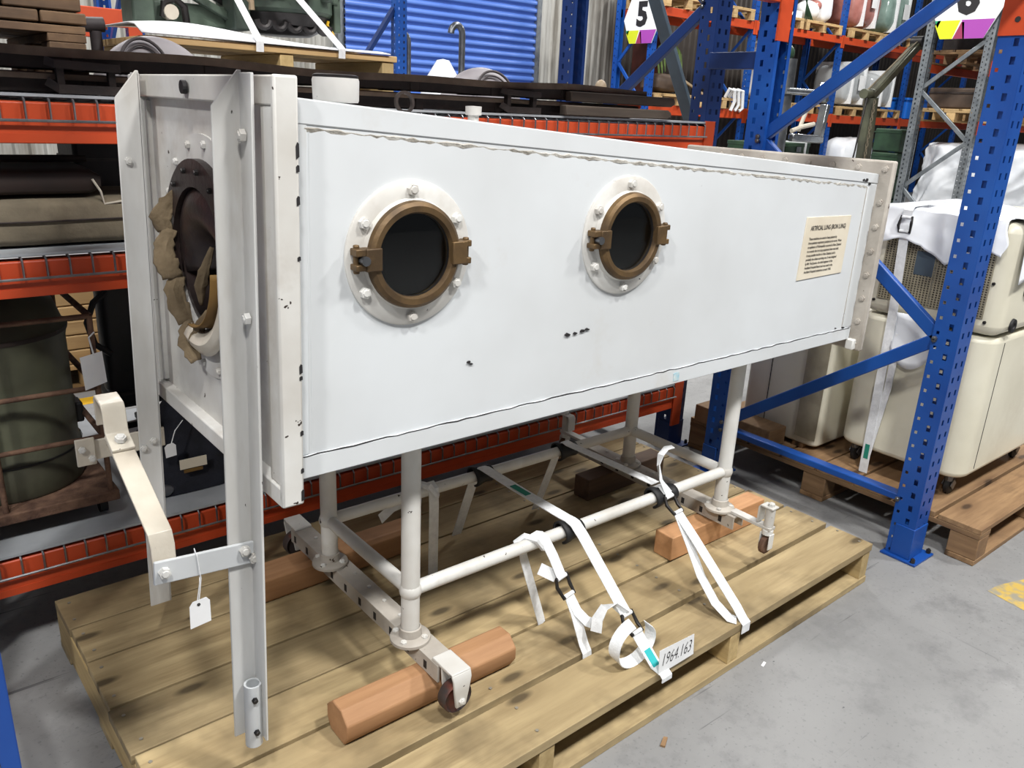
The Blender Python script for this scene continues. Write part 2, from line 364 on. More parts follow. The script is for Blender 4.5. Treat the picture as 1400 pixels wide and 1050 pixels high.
# ================================================================== SETTING
struct(MB().box(-7, 30, -7, 12, -0.1, 0.0), 'floor', CONC, 'worn grey concrete warehouse floor')
def wall_back():
    m = MB(); x = -7.0; p = 0.15; k = 0; pts = []
    prof = [(0.0, 0.0), (0.25, 0.0), (0.42, 0.022), (0.58, 0.022), (0.75, 0.0)]
    def run(x0, x1, z0, z1):
        q = []; xx = x0
        while xx < x1:
            for a, d in prof:
                if xx+a*p <= x1: q.append((xx+a*p, 9.0-d))
            xx += p
        q.append((x1, 9.0))
        n = len(q); m.add([(a, b, z0) for a, b in q]+[(a, b, z1) for a, b in q], [(i, i+1, n+i+1, n+i) for i in range(n-1)])
    run(-7, 4.78, 0, 7.5); run(8.12, 30, 0, 7.5); run(4.78, 8.12, 3.8, 7.5)
    return m
struct(wall_back(), 'wall_back', CORR, 'grey corrugated iron wall, stains and shade painted dark at the far end')
dr = bpy.data.objects.new('door_1', None); COL.objects.link(dr); dr.location = (4.86, 8.9, 0); ORG['door_1'] = V((4.86, 8.9, 0)); dr['kind'] = 'structure'; dr['label'] = 'blue steel roller door in the corrugated wall'
sl = MB(); pf = [(0.0, 0.0), (0.0, 0.036), (-0.040, 0.040), (-0.050, 0.052), (-0.046, 0.082), (-0.034, 0.096), (0.0, 0.106)]
sl.add([(0, a, b) for a, b in pf]+[(3.18, a, b) for a, b in pf], [(i, i+7, i+8, i+1) for i in range(6)])
sme = sl.mesh('slat'); sme.materials.append(DOORB)
for i in range(35): inst(sme, 'slat', (4.86, 8.9, i*0.106), dr, smooth=True)
for i, x in enumerate((4.74, 8.04)):
    struct(MB().box(x, x+0.06, 8.84, 8.98, 0, 3.8).box(x+0.075, x+0.14, 8.90, 8.98, 0, 3.8), 'trim_%d' % (i+1), GALV, 'galvanised guide channel at the side of the roller door')
solo(MB().box(-3, 6.5, 2.86, 2.96, 0.0, 0.0006), 'floor_line', YLINE, 'yellow painted line on the floor behind the shelves', 'floor marking')
solo(MB().add([(2.207, -0.474, 0.0008), (2.277, -0.481, 0.0008), (2.60, -0.585, 0.0008), (2.62, -0.70, 0.0008), (2.183, -0.60, 0.0008)], [(0, 4, 3, 2, 1)]), 'floor_marking', YELLOW, 'worn yellow painted patch on the concrete floor at the right', 'floor marking')

# ================================================================== MAIN PALLET
PYAW = 0.0167
mp = thing('long_pallet', 'long pale pine pallet on the floor under the white cabinet', 'pallet', (-0.2573, -0.2373, 0)); mp.rotation_euler = (0, 0, PYAW); ORG[mp.name] = V((0, 0, 0))
edges = [(0, 0.152, 0.0, 2.17), (0.170, 0.325, 0.012, 2.176), (0.334, 0.484, 0.0, 2.172), (0.491, 0.655, -0.006, 2.16), (0.662, 0.852, 0.0, 2.165), (0.860, 1.014, 0.003, 2.17), (1.021, 1.176, 0.0, 2.168)]
for a, b, x0, x1 in edges:
    h = random.uniform(-0.0012, 0.0012)
    MB().box(x0, x1, a, b, 0.120+h, 0.145+h).build('deck_board', PINE, mp, bevel=0.0018)
for u in (0.0, 0.70, 1.40, 2.125):
    MB().box(u, u+0.045, 0.004, 1.17, 0.024, 0.1188).build('stringer', PINEY, mp, bevel=0.0015)
for a in (0.0, 0.36, 0.70, 1.076):
    MB().box(0.0, 2.17, a, a+0.10, 0.0005, 0.0235).build('bottom_board', PINE, mp, bevel=0.0015)
nl = MB().cyl((0, 0, 0), (0, 0, 0.0012), 0.0042, None, 8).mesh('nail'); nl.materials.append(NAILM)
for u in (0.022, 0.722, 1.422, 2.147):
    for a, b, *_ in edges:
        for v in (a+0.035, b-0.035): inst(nl, 'nail', (u+random.uniform(-.006, .006), v, 0.1456), mp)

# timber chocks
def chock(x0, x1, y0, y1, z0, z1, m, label, rot, ch=0.02, ragged=False):
    t = MB(); d = y1-y0; h = z1-z0; cx, cy = (x0+x1)/2, (y0+y1)/2
    poly = [(-d/2+ch*0.6, 0), (d/2-ch*0.6, 0), (d/2, ch), (d/2, h-ch), (d/2-ch, h), (-d/2+ch, h), (-d/2, h-ch), (-d/2, ch)] if ch > 0.008 else [(-d/2, 0), (d/2, 0), (d/2, h), (-d/2, h)]
    t.prism(poly, lambda u, v, q: V((q, u, v)), -(x1-x0)/2, (x1-x0)/2)
    o = t.build('timber_chock', m, None, bevel=0.003); o.location = (cx, cy, z0); o.rotation_euler = (0, 0, rot)
    return tag(o, label, 'timber block', 'timber chocks under the stand')
chock(0.095, 0.555, 0.004, 0.096, 0.1465, 0.229, CHOCK, 'orange eight-sided timber chock under the front left caster', 0.0, 0.026)
chock(0.150, 0.665, 0.605, 0.690, 0.1465, 0.229, CHOCK, 'orange timber chock at the back left, under the stand rail', 0.02, 0.012)
chock(1.262, 1.740, 0.112, 0.182, 0.1465, 0.226, CHOCK, 'square brown timber block under the front right leg', 0.0, 0.004)
chock(1.330, 1.740, 0.555, 0.625, 0.1465, 0.226, OLDW, 'dark weathered timber block at the back right leg', 0.02, 0.004)

# ================================================================== IRON LUNG
LT = thing('iron_lung', 'white painted iron lung cabinet with brass portholes on a wheeled pipe stand', 'iron lung', (0.9, 0.33, 0.146))
Z0 = 0.8045
L = 1.885
def ztop(x): return 1.449-0.0734*x
D = 0.69
def lean(z): return 0.024*(z-Z0)          # the head end leans a little
PX = [(0.238, 1.192), (0.800, 1.192)]; HR = 0.092
# hollow cabinet body with real porthole openings
def front_sheet():
    m = MB(); n = 40; hw = 0.135
    def F(x, z):
        k = (z-Z0)/0.644
        return V((x+lean(z)*max(0, 1-x/0.3), 0, z))
    xs = [0.0]
    for cx, cz in PX: xs += [cx-hw, cx+hw]
    xs.append(L)
    segs = list(zip(xs[:-1], xs[1:]))
    for i, (a, b) in enumerate(segs):
        if i % 2 == 0: m.add([F(a, Z0), F(b, Z0), F(b, ztop(b)), F(a, ztop(a))], [(0, 1, 2, 3)])
        else:
            cx, cz = PX[i//2]
            m.add([F(a, Z0), F(b, Z0), F(b, cz-hw), F(a, cz-hw)], [(0, 1, 2, 3)])
            m.add([F(a, cz+hw), F(b, cz+hw), F(b, ztop(b)), F(a, ztop(a))], [(0, 1, 2, 3)])
            vs = []
            for k in range(n):
                t = 2*math.pi*k/n; c, s_ = math.cos(t), math.sin(t); q = max(abs(c), abs(s_))
                vs.append(F(cx+HR*c, cz+HR*s_)); vs.append(F(cx+hw*c/q, cz+hw*s_/q))
            m.add(vs, [(2*k, 2*k+1, (2*k+3) % (2*n), (2*k+2) % (2*n)) for k in range(n)])
    return m
front_sheet().build('front_panel', WHITE, LT, solid=0.004)
EC = (0.345, 1.142); ER = 0.150      # head opening centre (y, z)
def exs(z): return -0.02+lean(z)
bd = MB()
bd.add([(0, 0, Z0), (L, 0, Z0), (L, D, Z0), (0, D, Z0)], [(0, 1, 2, 3)])
bd.add([(0.015, 0, ztop(0)), (L, 0, ztop(L)), (L, D, ztop(L)), (0.015, D, ztop(0))], [(0, 1, 2, 3)])
bd.add([(0, D, Z0), (L, D, Z0), (L, D, ztop(L)), (0.015, D, ztop(0))], [(0, 1, 2, 3)])
bd.build('cabinet_shell', WHITE, LT, solid=0.004)
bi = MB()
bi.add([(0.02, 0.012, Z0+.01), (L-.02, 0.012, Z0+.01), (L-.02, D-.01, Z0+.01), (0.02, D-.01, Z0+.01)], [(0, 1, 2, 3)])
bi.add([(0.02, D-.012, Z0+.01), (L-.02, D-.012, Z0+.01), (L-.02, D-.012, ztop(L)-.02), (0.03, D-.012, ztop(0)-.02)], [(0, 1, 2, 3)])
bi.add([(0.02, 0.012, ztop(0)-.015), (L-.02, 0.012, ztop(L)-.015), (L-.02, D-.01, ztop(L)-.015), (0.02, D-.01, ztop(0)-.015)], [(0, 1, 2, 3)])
bi.build('inner_shade_sheet', INNER, LT, solid=0.003)  # near-black sheets carry the shade inside the white cabinet
# mattress base inside, seen through the portholes
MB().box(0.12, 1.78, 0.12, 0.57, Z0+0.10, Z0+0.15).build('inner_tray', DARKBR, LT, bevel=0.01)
# border strips on the front
def strip(pts, name='edge_strip', m=WHITE, dy=(-0.0065, 0.001), bev=0.0015):
    t = MB(); t.prism(pts, lambda u, v, h: V((u+lean(v)*max(0, 1-u/0.3), h, v)), dy[0], dy[1]); return t.build(name, m, LT, bevel=bev)
strip([(0.0, ztop(0)-0.037), (L, ztop(L)-0.026), (L, ztop(L)+0.001), (0.0, ztop(0)+0.001)], dy=(-0.004, 0.001))
strip([(0.0, Z0), (L-0.012, Z0), (L-0.012, Z0+0.036), (0.0, Z0+0.042)], dy=(-0.009, 0.001))
strip([(0.0, Z0+0.043), (0.030, Z0+0.043), (0.034, ztop(0)-0.038), (0.0, ztop(0)-0.038)], dy=(-0.003, 0.001))
strip([(L-0.05, Z0+0.038), (L, Z0+0.038), (L, ztop(L)-0.028), (L-0.05, ztop(L)-0.027)], dy=(-0.003, 0.001))
def bead(p0, p1, n, r, name, m=SEAM):
    pts = []; rad = []
    for i in range(n+1):
        t = i/n; p = V(p0).lerp(V(p1), t); pts.append(p+V((0, 0, random.uniform(-.0016, .0016)))); rad.append(r*random.uniform(0.75, 1.12))
    return MB().tube(pts, rad, 6).build(name, m, LT, smooth=True)
bead((0.042, 0.0018, 1.4030), (L-0.058, 0.0018, ztop(L)-0.0345), 150, 0.0056, 'weld_seam')
bead((0.037, -0.001, 0.85), (0.050, -0.001, 1.405), 40, 0.0016, 'weld_seam', WHITE)
bead((L-0.056, -0.001, 0.845), (L-0.056, -0.001, 1.275), 36, 0.0022, 'weld_seam', DIRTY)
bead((0.0, -0.0085, Z0+0.0425), (L-0.02, -0.0085, Z0+0.0375), 80, 0.0013, 'crack_line', INK)
# paint chips
for x, z, s_ in ((0.645, 0.984, .009), (0.668, 0.985, .006), (0.690, 0.987, .009), (0.705, 0.989, .006), (0.378, 0.965, .006), (0.384, 0.960, .004), (1.80, 1.296, .008), (1.815, 1.295, .011), (1.838, 1.284, .007), (1.835, 0.845, .007), (1.79, 0.848, .004)):
    t = MB(); n = 7
    t.prism([(x+s_*math.cos(k*2*math.pi/n)*random.uniform(.6, 1.2), z+s_*0.5*math.sin(k*2*math.pi/n)*random.uniform(.5, 1.2)) for k in range(n)], lambda u, v, h: V((u, h, v)), -0.0052, -0.0018)
    t.build('paint_chip', INK, LT)
for z, h in ((1.372, .013), (1.345, .006), (1.296, .008), (1.205, .004), (1.02, .009), (1.004, .004), (0.905, .005), (0.835, .005), (0.792, .007), (0.782, .005)):
    xx = lean(z)+0.0042
    MB().prism([(-0.004, -h), (0.004, -h*0.7), (0.004, h*0.8), (0.0, h), (-0.004, h*0.5)], lambda u, v, q: V((xx-0.0035+u*0.7, q, z+v)), -0.0358, -0.0352).build('paint_chip', INK, LT)
# portholes
bw = bolt_mesh(0.0105, 0.009, WHITE2); bt = bolt_mesh(0.008, 0.006, WHITE2); bd2 = bolt_mesh(0.010, 0.006, DIRTY); bdk = bolt_mesh(0.006, 0.006, DSTEEL)
def porthole(cx, cz):
    c = (cx, 0, cz)
    f = MB().lathe(c, (0, -1, 0), [(HR, 0.0), (0.131, 0.0), (0.131, 0.006), (0.128, 0.0085), (0.100, 0.0095), (0.097, 0.018), (HR, 0.018), (HR, -0.004)], 56).build('porthole', WHITE2, LT, smooth=True)
    MB().lathe(c, (0, -1, 0), [(0.0745, 0.006), (0.0745, 0.024), (0.078, 0.031), (0.088, 0.032), (0.0945, 0.027), (0.0965, 0.018), (0.0965, 0.006), (0.0745, 0.006)], 56).build('brass_rim', BRASS, f, smooth=True)
    MB().lathe(c, (0, -1, 0), [(0.0005, 0.010), (0.076, 0.010), (0.076, 0.016), (0.0005, 0.016), (0.0005, 0.010)], 40).build('glass_pane', GLASS, f)
    MB().lathe(c, (0, -1, 0), [(0.0735, 0.016), (0.0735, 0.021), (0.0765, 0.021), (0.0765, 0.016), (0.0735, 0.016)], 40).build('glass_seal', DSTEEL, f, smooth=True)
    # hinge on the right, clamp on the left
    h = MB(); h.box(cx+0.074, cx+0.106, -0.036, -0.012, cz-0.021, cz+0.021); h.box(cx+0.104, cx+0.117, -0.034, -0.008, cz-0.022, cz-0.010); h.box(cx+0.104, cx+0.117, -0.034, -0.008, cz+0.010, cz+0.022)
    h.cyl((cx+0.111, -0.022, cz-0.026), (cx+0.111, -0.022, cz+0.026), 0.006, None, 10); h.build('hinge', BRASS, f, bevel=0.002)
    k = MB(); k.box(cx-0.105, cx-0.074, -0.036, -0.012, cz-0.020, cz+0.020); k.box(cx-0.124, cx-0.104, -0.034, -0.010, cz-0.018, cz-0.007); k.box(cx-0.124, cx-0.104, -0.034, -0.010, cz+0.007, cz+0.020)
    k.cyl((cx-0.117, -0.020, cz-0.024), (cx-0.117, -0.020, cz+0.026), 0.0055, None, 10); k.build('clamp', BRASS, f, bevel=0.002)
    MB().cyl((cx-0.108, -0.040, cz), (cx-0.108, -0.014, cz), 0.0085, 0.0075, 10).build('clamp_screw', STEEL, f, smooth=True)
    for a in (90, 32, 148, 212, 270, 328): inst(bw, 'bolt', (cx+0.114*math.cos(math.radians(a)), -0.009, cz+0.114*math.sin(math.radians(a))), f, ROT['-y'])
for cx, cz in PX: porthole(cx, cz)
# plaque
PQ = (1.643, 1.112)
pq = MB(); pq.prism([(1.525, 1.022), (1.762, 1.026), (1.764, 1.196), (1.530, 1.200)], lambda u, v, h: V((u, h, v)), -0.0045, -0.0005); pq = pq.build('plaque', CARDC, LT, bevel=0.0008); pq['label'] = 'ivory printed card headed artificial lung'
lines = ['These machines are used to keep patients by', 'from patients respiratory paralysis at its worst. When', 'an epidemic of Poliomyelitis occurred in New Zealand', 'in a month, the iron lung equipment here was built.', 'It was possible the first in New Zealand, and is', 'probably the oldest surviving one. It was designed', 'by Mr. Fred Jacobs, the chief engineer of the', 'Auckland Hospital Board and was used in the', 'Auckland Hospital institutions around 1950.']
text_mesh('ARTIFICIAL LUNG (IRON LUNG)', 0.0185, INK, 'heading', pq, (1.648, -0.0052, 1.167), (1, 0, -0.005), (0, 0, 1), sx=0.70, off=0.0003)
for i, s_ in enumerate(lines):
    text_mesh(s_, 0.0098, INK, 'text_line', pq, (1.555, -0.0052, 1.138-i*0.0118), (1, 0, -0.004), (0, 0, 1), 'LEFT', sx=0.82, off=0.0002)
# top fittings
kn = MB(); kn.lathe((0.287, 0.36, ztop(.287)), (0, 0, 1), [(0.0005, -0.01), (0.016, -0.01), (0.016, 0.014), (0.045, 0.016), (0.047, 0.020), (0.048, 0.058), (0.046, 0.064), (0.0005, 0.065)], 28)
kn = kn.build('vent_knob', WHITE2, LT, smooth=True); kn['label'] = 'squat white knob on the cabinet top'
MB().lathe((0.287, 0.36, ztop(.287)+0.065), (0, 0, 1), [(0.0005, -0.002), (0.0465, -0.002), (0.0465, 0.003), (0.040, 0.005), (0.0005, 0.005)], 28).build('knob_cap', DSTEEL, kn, smooth=True)
MB().cyl((0.452, 0.36, ztop(.45)-.005), (0.452, 0.36, ztop(.45)+0.018), 0.009, None, 12).lathe((0.452, 0.36, ztop(.45)+0.034), (0, -1, 0.1), [(0.018, -0.004), (0.024, -0.004), (0.024, 0.004), (0.018, 0.004), (0.018, -0.004)], 24).build('ring_handle', DARKB, LT, smooth=True)
MB().lathe((0.633, 0.35, ztop(.633)), (0, 0, 1), [(0.0005, -0.01), (0.013, -0.01), (0.013, 0.026), (0.019, 0.027), (0.019, 0.046), (0.0005, 0.047)], 20).build('pipe_stub', WHITE2, LT, smooth=True)
# foot-end flange
ff = MB().box(L, L+0.022, -0.045, D+0.045, 0.768, 1.352).build('foot_end_flange', DIRTY, LT, bevel=0.006)
for y in [-0.020+i*0.0855 for i in range(9)]: inst(bd2, 'bolt', (L, y, 1.3285), ff, ROT['-x'])
for i in range(7): inst(bd2, 'bolt', (L, -0.022, 0.790+i*0.0735), ff, ROT['-x'])
MB().box(L-0.02, L+0.001, -0.030, -0.003, 0.772, 0.806).build('corner_bracket', WHITE2, LT, bevel=0.004)
# head-end flange frame and panel
def hx(y0, y1, z0, z1, x0, x1, name, m=WHITE, parent=LT, bev=0.003):
    t = MB(); a, b = lean(z0), lean(z1)
    t.add([(x0+a, y0, z0), (x1+a, y0, z0), (x1+a, y1, z0), (x0+a, y1, z0), (x0+b, y0, z1), (x1+b, y0, z1), (x1+b, y1, z1), (x0+b, y1, z1)],
          [(0, 3, 2, 1), (4, 5, 6, 7), (0, 1, 5, 4), (1, 2, 6, 5), (2, 3, 7, 6), (3, 0, 4, 7)])
    return t.build(name, m, parent, bevel=bev)
YA, YB, ZA, ZB = -0.031, 0.724, 0.770, 1.480
def end_panel():
    m = MB(); n = 48; hw = 0.30
    def F(y, z, x=-0.012): return V((x+lean(z), y, z))
    cy, cz = EC
    zl, zh = cz-hw, cz+hw
    m.add([F(YA, ZA+.01), F(YB, ZA+.01), F(YB, zl), F(YA, zl)], [(0, 1, 2, 3)]); m.add([F(YA, zh), F(YB, zh), F(YB, ZB), F(YA, ZB)], [(0, 1, 2, 3)])
    m.add([F(YA, zl), F(cy-hw, zl), F(cy-hw, zh), F(YA, zh)], [(0, 1, 2, 3)]); m.add([F(cy+hw, zl), F(YB, zl), F(YB, zh), F(cy+hw, zh)], [(0, 1, 2, 3)])
    vs = []
    for k in range(n):
        t = 2*math.pi*k/n; c, s_ = math.cos(t), math.sin(t); q = max(abs(c), abs(s_)); vs.append(F(cy+ER*c, cz+ER*s_)); vs.append(F(cy+hw*c/q, cz+hw*s_/q))
    m.add(vs, [(2*k, 2*k+1, (2*k+3) % (2*n), (2*k+2) % (2*n)) for k in range(n)])
    return m
end_panel().build('head_end_panel', WHITE2, LT, solid=0.004)
hx(YA, YB, 1.436, ZB, -0.034, -0.004, 'top_rail', WHITE2)
hx(YA, YB, ZA, 0.806, -0.036, -0.004, 'bottom_rail', WHITE2)
hx(YA, 0.026, 0.806, 1.436, -0.032, -0.004, 'stile', WHITE2)
hx(0.655, YB, 0.806, 1.436, -0.032, -0.004, 'stile', WHITE2)
hx(YA-0.004, YA+0.010, ZA, ZB+0.001, -0.036, 0.004, 'flange_lip', WHITE2, bev=0.004)
hx(0.026, 0.040, 0.812, 1.43, -0.024, -0.008, 'inner_bead', WHITE2, bev=0.002); hx(0.640, 0.652, 0.812, 1.43, -0.024, -0.008, 'inner_bead', WHITE2, bev=0.002)
MB().cyl((-0.037+lean(1.46), 0.345, 1.458), (-0.030, 0.345, 1.458), 0.012, None, 14).build('plug', INK, LT)
# head opening: cover ring, leather collar, torn suede and studs
def E3(r, a, x, dy=0.0, dz=0.0):
    y, z = EC[0]+r*math.cos(a)+dy, EC[1]+r*math.sin(a)+dz; return V((x+lean(z), y, z))
def arcring(r0, r1, xa, xb, a0, a1, n, name, m, **k):
    t = MB(); full = abs(a1-a0) >= 359.9; N = n if full else n+1; vs = []
    for i in range(N):
        a = math.radians(a0+(a1-a0)*i/n); vs += [E3(r0, a, xa), E3(r1, a, xa), E3(r1, a, xb), E3(r0, a, xb)]
    fs = []
    for i in range(n):
        j = (i+1) % N
        for q in range(4): fs.append((4*i+q, 4*i+(q+1) % 4, 4*j+(q+1) % 4, 4*j+q))
    if not full: fs += [(0, 1, 2, 3), tuple(4*(N-1)+q for q in (3, 2, 1, 0))]
    return t.add(vs, fs).build(name, m, LT, smooth=True, **k)
cr = arcring(0.150, 0.236, -0.019, -0.011, 0, 360, 64, 'cover_ring', WHITE2)
ir = arcring(0.142, 0.196, -0.025, -0.018, 150, 390, 44, 'clamp_ring', WHITE2)
for k in range(16):
    a = math.radians(k*22.5+8); inst(bt, 'bolt', E3(0.219, a, -0.0195), cr, ROT['-x'])
for a in range(168, 390, 20): inst(bdk, 'stud', E3(0.172, math.radians(a), -0.0255), ir, ROT['-x'])
lc = arcring(0.138, 0.190, -0.034, -0.018, -28, 195, 40, 'leather_collar', LEATHER)
for a in range(-20, 195, 24): inst(bdk, 'stud', E3(0.170, math.radians(a), -0.0345), lc, ROT['-x'])
arcring(0.128, 0.150, -0.019, 0.09, 0, 360, 48, 'opening_sleeve', LEATHER)
# sagging leather bonnet inside the opening
def bonnet(u, v):
    a = math.radians(200-220*u); r = 0.142*(1-0.75*v); x = -0.020+0.10*v-0.055*math.sin(math.pi*v)*(0.5+0.5*math.sin(a)); z = EC[1]+r*math.sin(a)*(1-0.2*v)-0.02*v
    return V((x+lean(z), EC[0]+r*math.cos(a)*(1-0.1*v), z))
MB().grid(bonnet, 26, 10).build('leather_bonnet', LEATHER, LT, smooth=True, solid=0.003)
def flap(pts, wd, wv, name='suede_flap', m=SUEDE, th=0.003):
    pts = [V(p) for p in pts]; N = len(pts)-1
    def q(u, v):
        t = u*N; i = min(int(t), N-1); f = t-i; p = pts[i].lerp(pts[i+1], f); ww = wd[i]+(wd[i+1]-wd[i])*f
        d = (pts[min(i+1, N)]-pts[max(i-1, 0)]).normalized(); w_ = V(wv); w_ = (w_-d*w_.dot(d)).normalized(); n_ = w_.cross(d)
        if n_.y > 0: n_ = -n_
        r_ = 1+0.35*MN.noise(V((11*u+p.y*40, 5*v, p.z*30)))
        return p+w_*(v-0.5)*ww*r_+n_*(0.13*ww*math.sin(math.pi*v)+0.16*ww*MN.noise(V((4*u+p.z*20, 3*v, 2))))+V((0.006, -0.034, 0))
    return MB().grid(q, 12, 8).build(name, m, LT, smooth=True, solid=th)
def P(y, z, x): return V((x+lean(z), y, z))
WF = (-1, 0.55, 0.15)
flap([P(.50, 1.262, -.030), P(.515, 1.235, -.048), P(.522, 1.205, -.060), P(.520, 1.175, -.052)], [0.013, 0.030, 0.041, 0.033], (-1, 0.6, 0.4))
flap([P(.515, 1.185, -.046), P(.518, 1.150, -.058), P(.512, 1.120, -.060), P(.500, 1.085, -.050)], [0.026, 0.041, 0.044, 0.038], WF)
flap([P(.500, 1.090, -.040), P(.492, 1.062, -.052), P(.478, 1.032, -.050), P(.455, 1.000, -.042)], [0.030, 0.040, 0.041, 0.034], WF)
flap([P(.452, 1.005, -.036), P(.440, 0.985, -.050), P(.425, 0.965, -.054), P(.408, 0.948, -.050), P(.395, 0.934, -.046)], [0.017, 0.030, 0.033, 0.029, 0.022], WF)
flap([P(.350, 1.170, -.020), P(.362, 1.130, -.030), P(.378, 1.090, -.036), P(.392, 1.050, -.032)], [0.008, 0.017, 0.024, 0.005], WF)
flap([P(.360, 1.045, -.030), P(.378, 1.010, -.042), P(.395, 0.978, -.044), P(.412, 0.955, -.040)], [0.008, 0.020, 0.028, 0.022], WF)
t = MB(); a0, a1 = math.radians(182), math.radians(275)
def och(u, v):
    a = a0+(a1-a0)*u; return E3(0.128+0.010*v, a, -0.055+0.075*v)
t.grid(och, 18, 4).build('ochre_liner', OCHRE, LT, smooth=True, solid=0.003)
def crm(u, v):
    a = math.radians(178+110*u); return E3(0.142+0.045*v, a, -0.036-0.014*math.sin(math.pi*v))
MB().grid(crm, 18, 4).build('cream_gasket', CREAMP, LT, smooth=True, solid=0.003)
# hanging angle irons
def lx(z): return 0.033*(z-1.41)
def iron(y, sgn, name, zb=0.262):
    t = MB(); x0, x1 = -0.036, -0.084; y0 = y; th = 0.005
    def Q(x, yy, z): return V((x+lx(z), yy, z))
    # projecting flange with a cut corner at the top
    prof = [(x0, zb), (x1, zb), (x1, 1.432), (x0-0.006, 1.486), (x0, 1.486)]
    t.add([Q(x, y0, z) for x, z in prof]+[Q(x, y0+th, z) for x, z in prof], [(4, 3, 2, 1, 0), (5, 6, 7, 8, 9)]+[(i, (i+1) % 5, 5+(i+1) % 5, 5+i) for i in range(5)])
    ya, yb = (y0-sgn*0.046, y0+th) if sgn > 0 else (y0, y0+0.046)
    pv = [(x0+0.001, zb), (x0-th+0.001, zb), (x0-th+0.001, 1.482), (x0+0.001, 1.482)]
    t.add([Q(x, ya, z) for x, z in pv]+[Q(x, yb, z) for x, z in pv], [(3, 2, 1, 0), (4, 5, 6, 7)]+[(i, (i+1) % 4, 4+(i+1) % 4, 4+i) for i in range(4)])
    return t.build('angle_iron', WHITE3, LT, bevel=0.0015)
fi = iron(0.050, 1, 'front'); ri = iron(0.585, -1, 'rear')
for z in (1.39, 1.10): inst(bw, 'bolt', (-0.042+lx(z), 0.030, z), fi, ROT['-x'])
inst(bt, 'bolt', (-0.066+lx(1.31), 0.585, 1.31), ri, ROT['-y'])
for x, z in ((-0.078, 0.690), (-0.100, 0.676)): inst(bt, 'bolt', (x, 0.5845, z), ri, ROT['-y'])
tb = MB().lathe((-0.092, 0.031, 0.248), (0.033, 0, 1), [(0.0005, 0.0), (0.0165, 0.0), (0.0165, 0.138), (0.0125, 0.138), (0.0125, 0.10), (0.0005, 0.10)], 18).build('socket_tube', WHITE, fi, smooth=True)
for z in (0.285, 0.36): inst(bdk, 'screw', (-0.092, 0.0145, z), fi, ROT['-y'])
# bracket bars
fb = MB().bar((-0.052, 0.046, 0.657), (-0.238, 0.046, 0.672), 0.007, 0.044).build('bracket_bar', WHITE, LT, bevel=0.002)
for x, z in ((-0.082, 0.668), (-0.066, 0.648), (-0.222, 0.672)): inst(bw, 'bolt', (x, 0.0425, z), fb, ROT['-y'])
rb = MB().bar((-0.050, 0.5945, 0.692), (-0.232, 0.5945, 0.692), 0.007, 0.046).build('bracket_bar', CREAMP, LT, bevel=0.002)
MB().box(-0.238, -0.199, 0.583, 0.5905, 0.662, 0.725).build('end_plate', CREAMP, rb, bevel=0.002)
for x, z in ((-0.226, 0.702), (-0.208, 0.678)): inst(bt, 'bolt', (x, 0.583, z), rb, ROT['-y'])
arm = MB().ribbon([(-0.217, 0.056, 0.648), (-0.217, 0.056, 0.715), (-0.217, 0.064, 0.735), (-0.216, 0.30, 0.834)], 0.040, 0.007, (1, 0, 0)).build('head_rest_arm', CREAMP, LT, bevel=0.0015)
arm['label'] = 'cream painted flat arm rising from the front bracket bar'
MB().ribbon([(-0.216, 0.250, 0.8215), (-0.216, 0.285, 0.837), (-0.216, 0.292, 0.845), (-0.216, 0.296, 0.885), (-0.216, 0.302, 0.894), (-0.216, 0.345, 0.900), (-0.216, 0.352, 0.892), (-0.216, 0.352, 0.84)], 0.041, 0.007, (1, 0, 0)).build('hook', CREAMP, arm, bevel=0.0015)
inst(bw, 'bolt', (-0.216, 0.268, 0.8345), arm, (0.35, 0, 0))
# stand
XL, XR, YF, YK, ZR = 0.3125, 1.4665, 0.103, 0.501, 0.405
PR = 0.0215
for x in (XL, XR):
    for y in (YF, YK):
        lg = MB().cyl((x, y, 0.286), (x, y, Z0), PR, None, 20).build('leg', WHITE2, LT, smooth=True)
        MB().lathe((x, y, 0.276), (0, 0, 1), [(0.0005, 0), (0.047, 0), (0.047, 0.007), (0.044, 0.0095), (0.027, 0.013), (0.0255, 0.032), (0.0225, 0.034), (0.0225, 0.02)], 28).build('foot_flange', DIRTY, lg, smooth=True)
        for k in range(4): inst(bt, 'bolt', (x+0.036*math.cos(k*1.571+.6), y+0.036*math.sin(k*1.571+.6), 0.2845), lg, ROT['+z'])
for y in (YF, YK): MB().cyl((XL, y, ZR), (XR, y, ZR), 0.0165, None, 16).build('long_rung', WHITE2, LT, smooth=True)
for x in (XL, XR): MB().cyl((x, YF, ZR), (x, YK, ZR), 0.0165, None, 16).build('cross_rung', WHITE2, LT, smooth=True)
for x in (XL, XR):
    for y in (YF, YK):
        MB().ball((x, y, ZR), 0.0262, 14, 8).build('joint', WHITE2, LT, smooth=True)
def base(x, ya, yb):
    o = MB().box(x-0.027, x+0.027, ya, yb, 0.268, 0.275).box(x-0.027, x-0.021, ya, yb, 0.231, 0.270).box(x+0.021, x+0.027, ya, yb, 0.231, 0.270).build('base_channel', DIRTY, LT, bevel=0.0012)
    n = int((yb-ya)/0.075)
    sl = MB().box(-0.0006, 0.0006, -0.006, 0.006, -0.010, 0.010).mesh('slot'); sl.materials.append(INK)
    for k in range(n):
        inst(sl, 'slot', (x-0.0272, ya+0.05+k*0.075, 0.250), o)
    for k in range(n):
        if abs(ya+0.06+k*0.075-YF) > .07 and abs(ya+0.06+k*0.075-YK) > .07: inst(bt, 'rivet', (x+0.006, ya+0.06+k*0.075, 0.2752), o, ROT['+z'], (0.7, 0.7, 0.5))
    return o
bl = base(XL+0.022, -0.018, 0.735); br = base(XR+0.012, 0.035, 0.74)
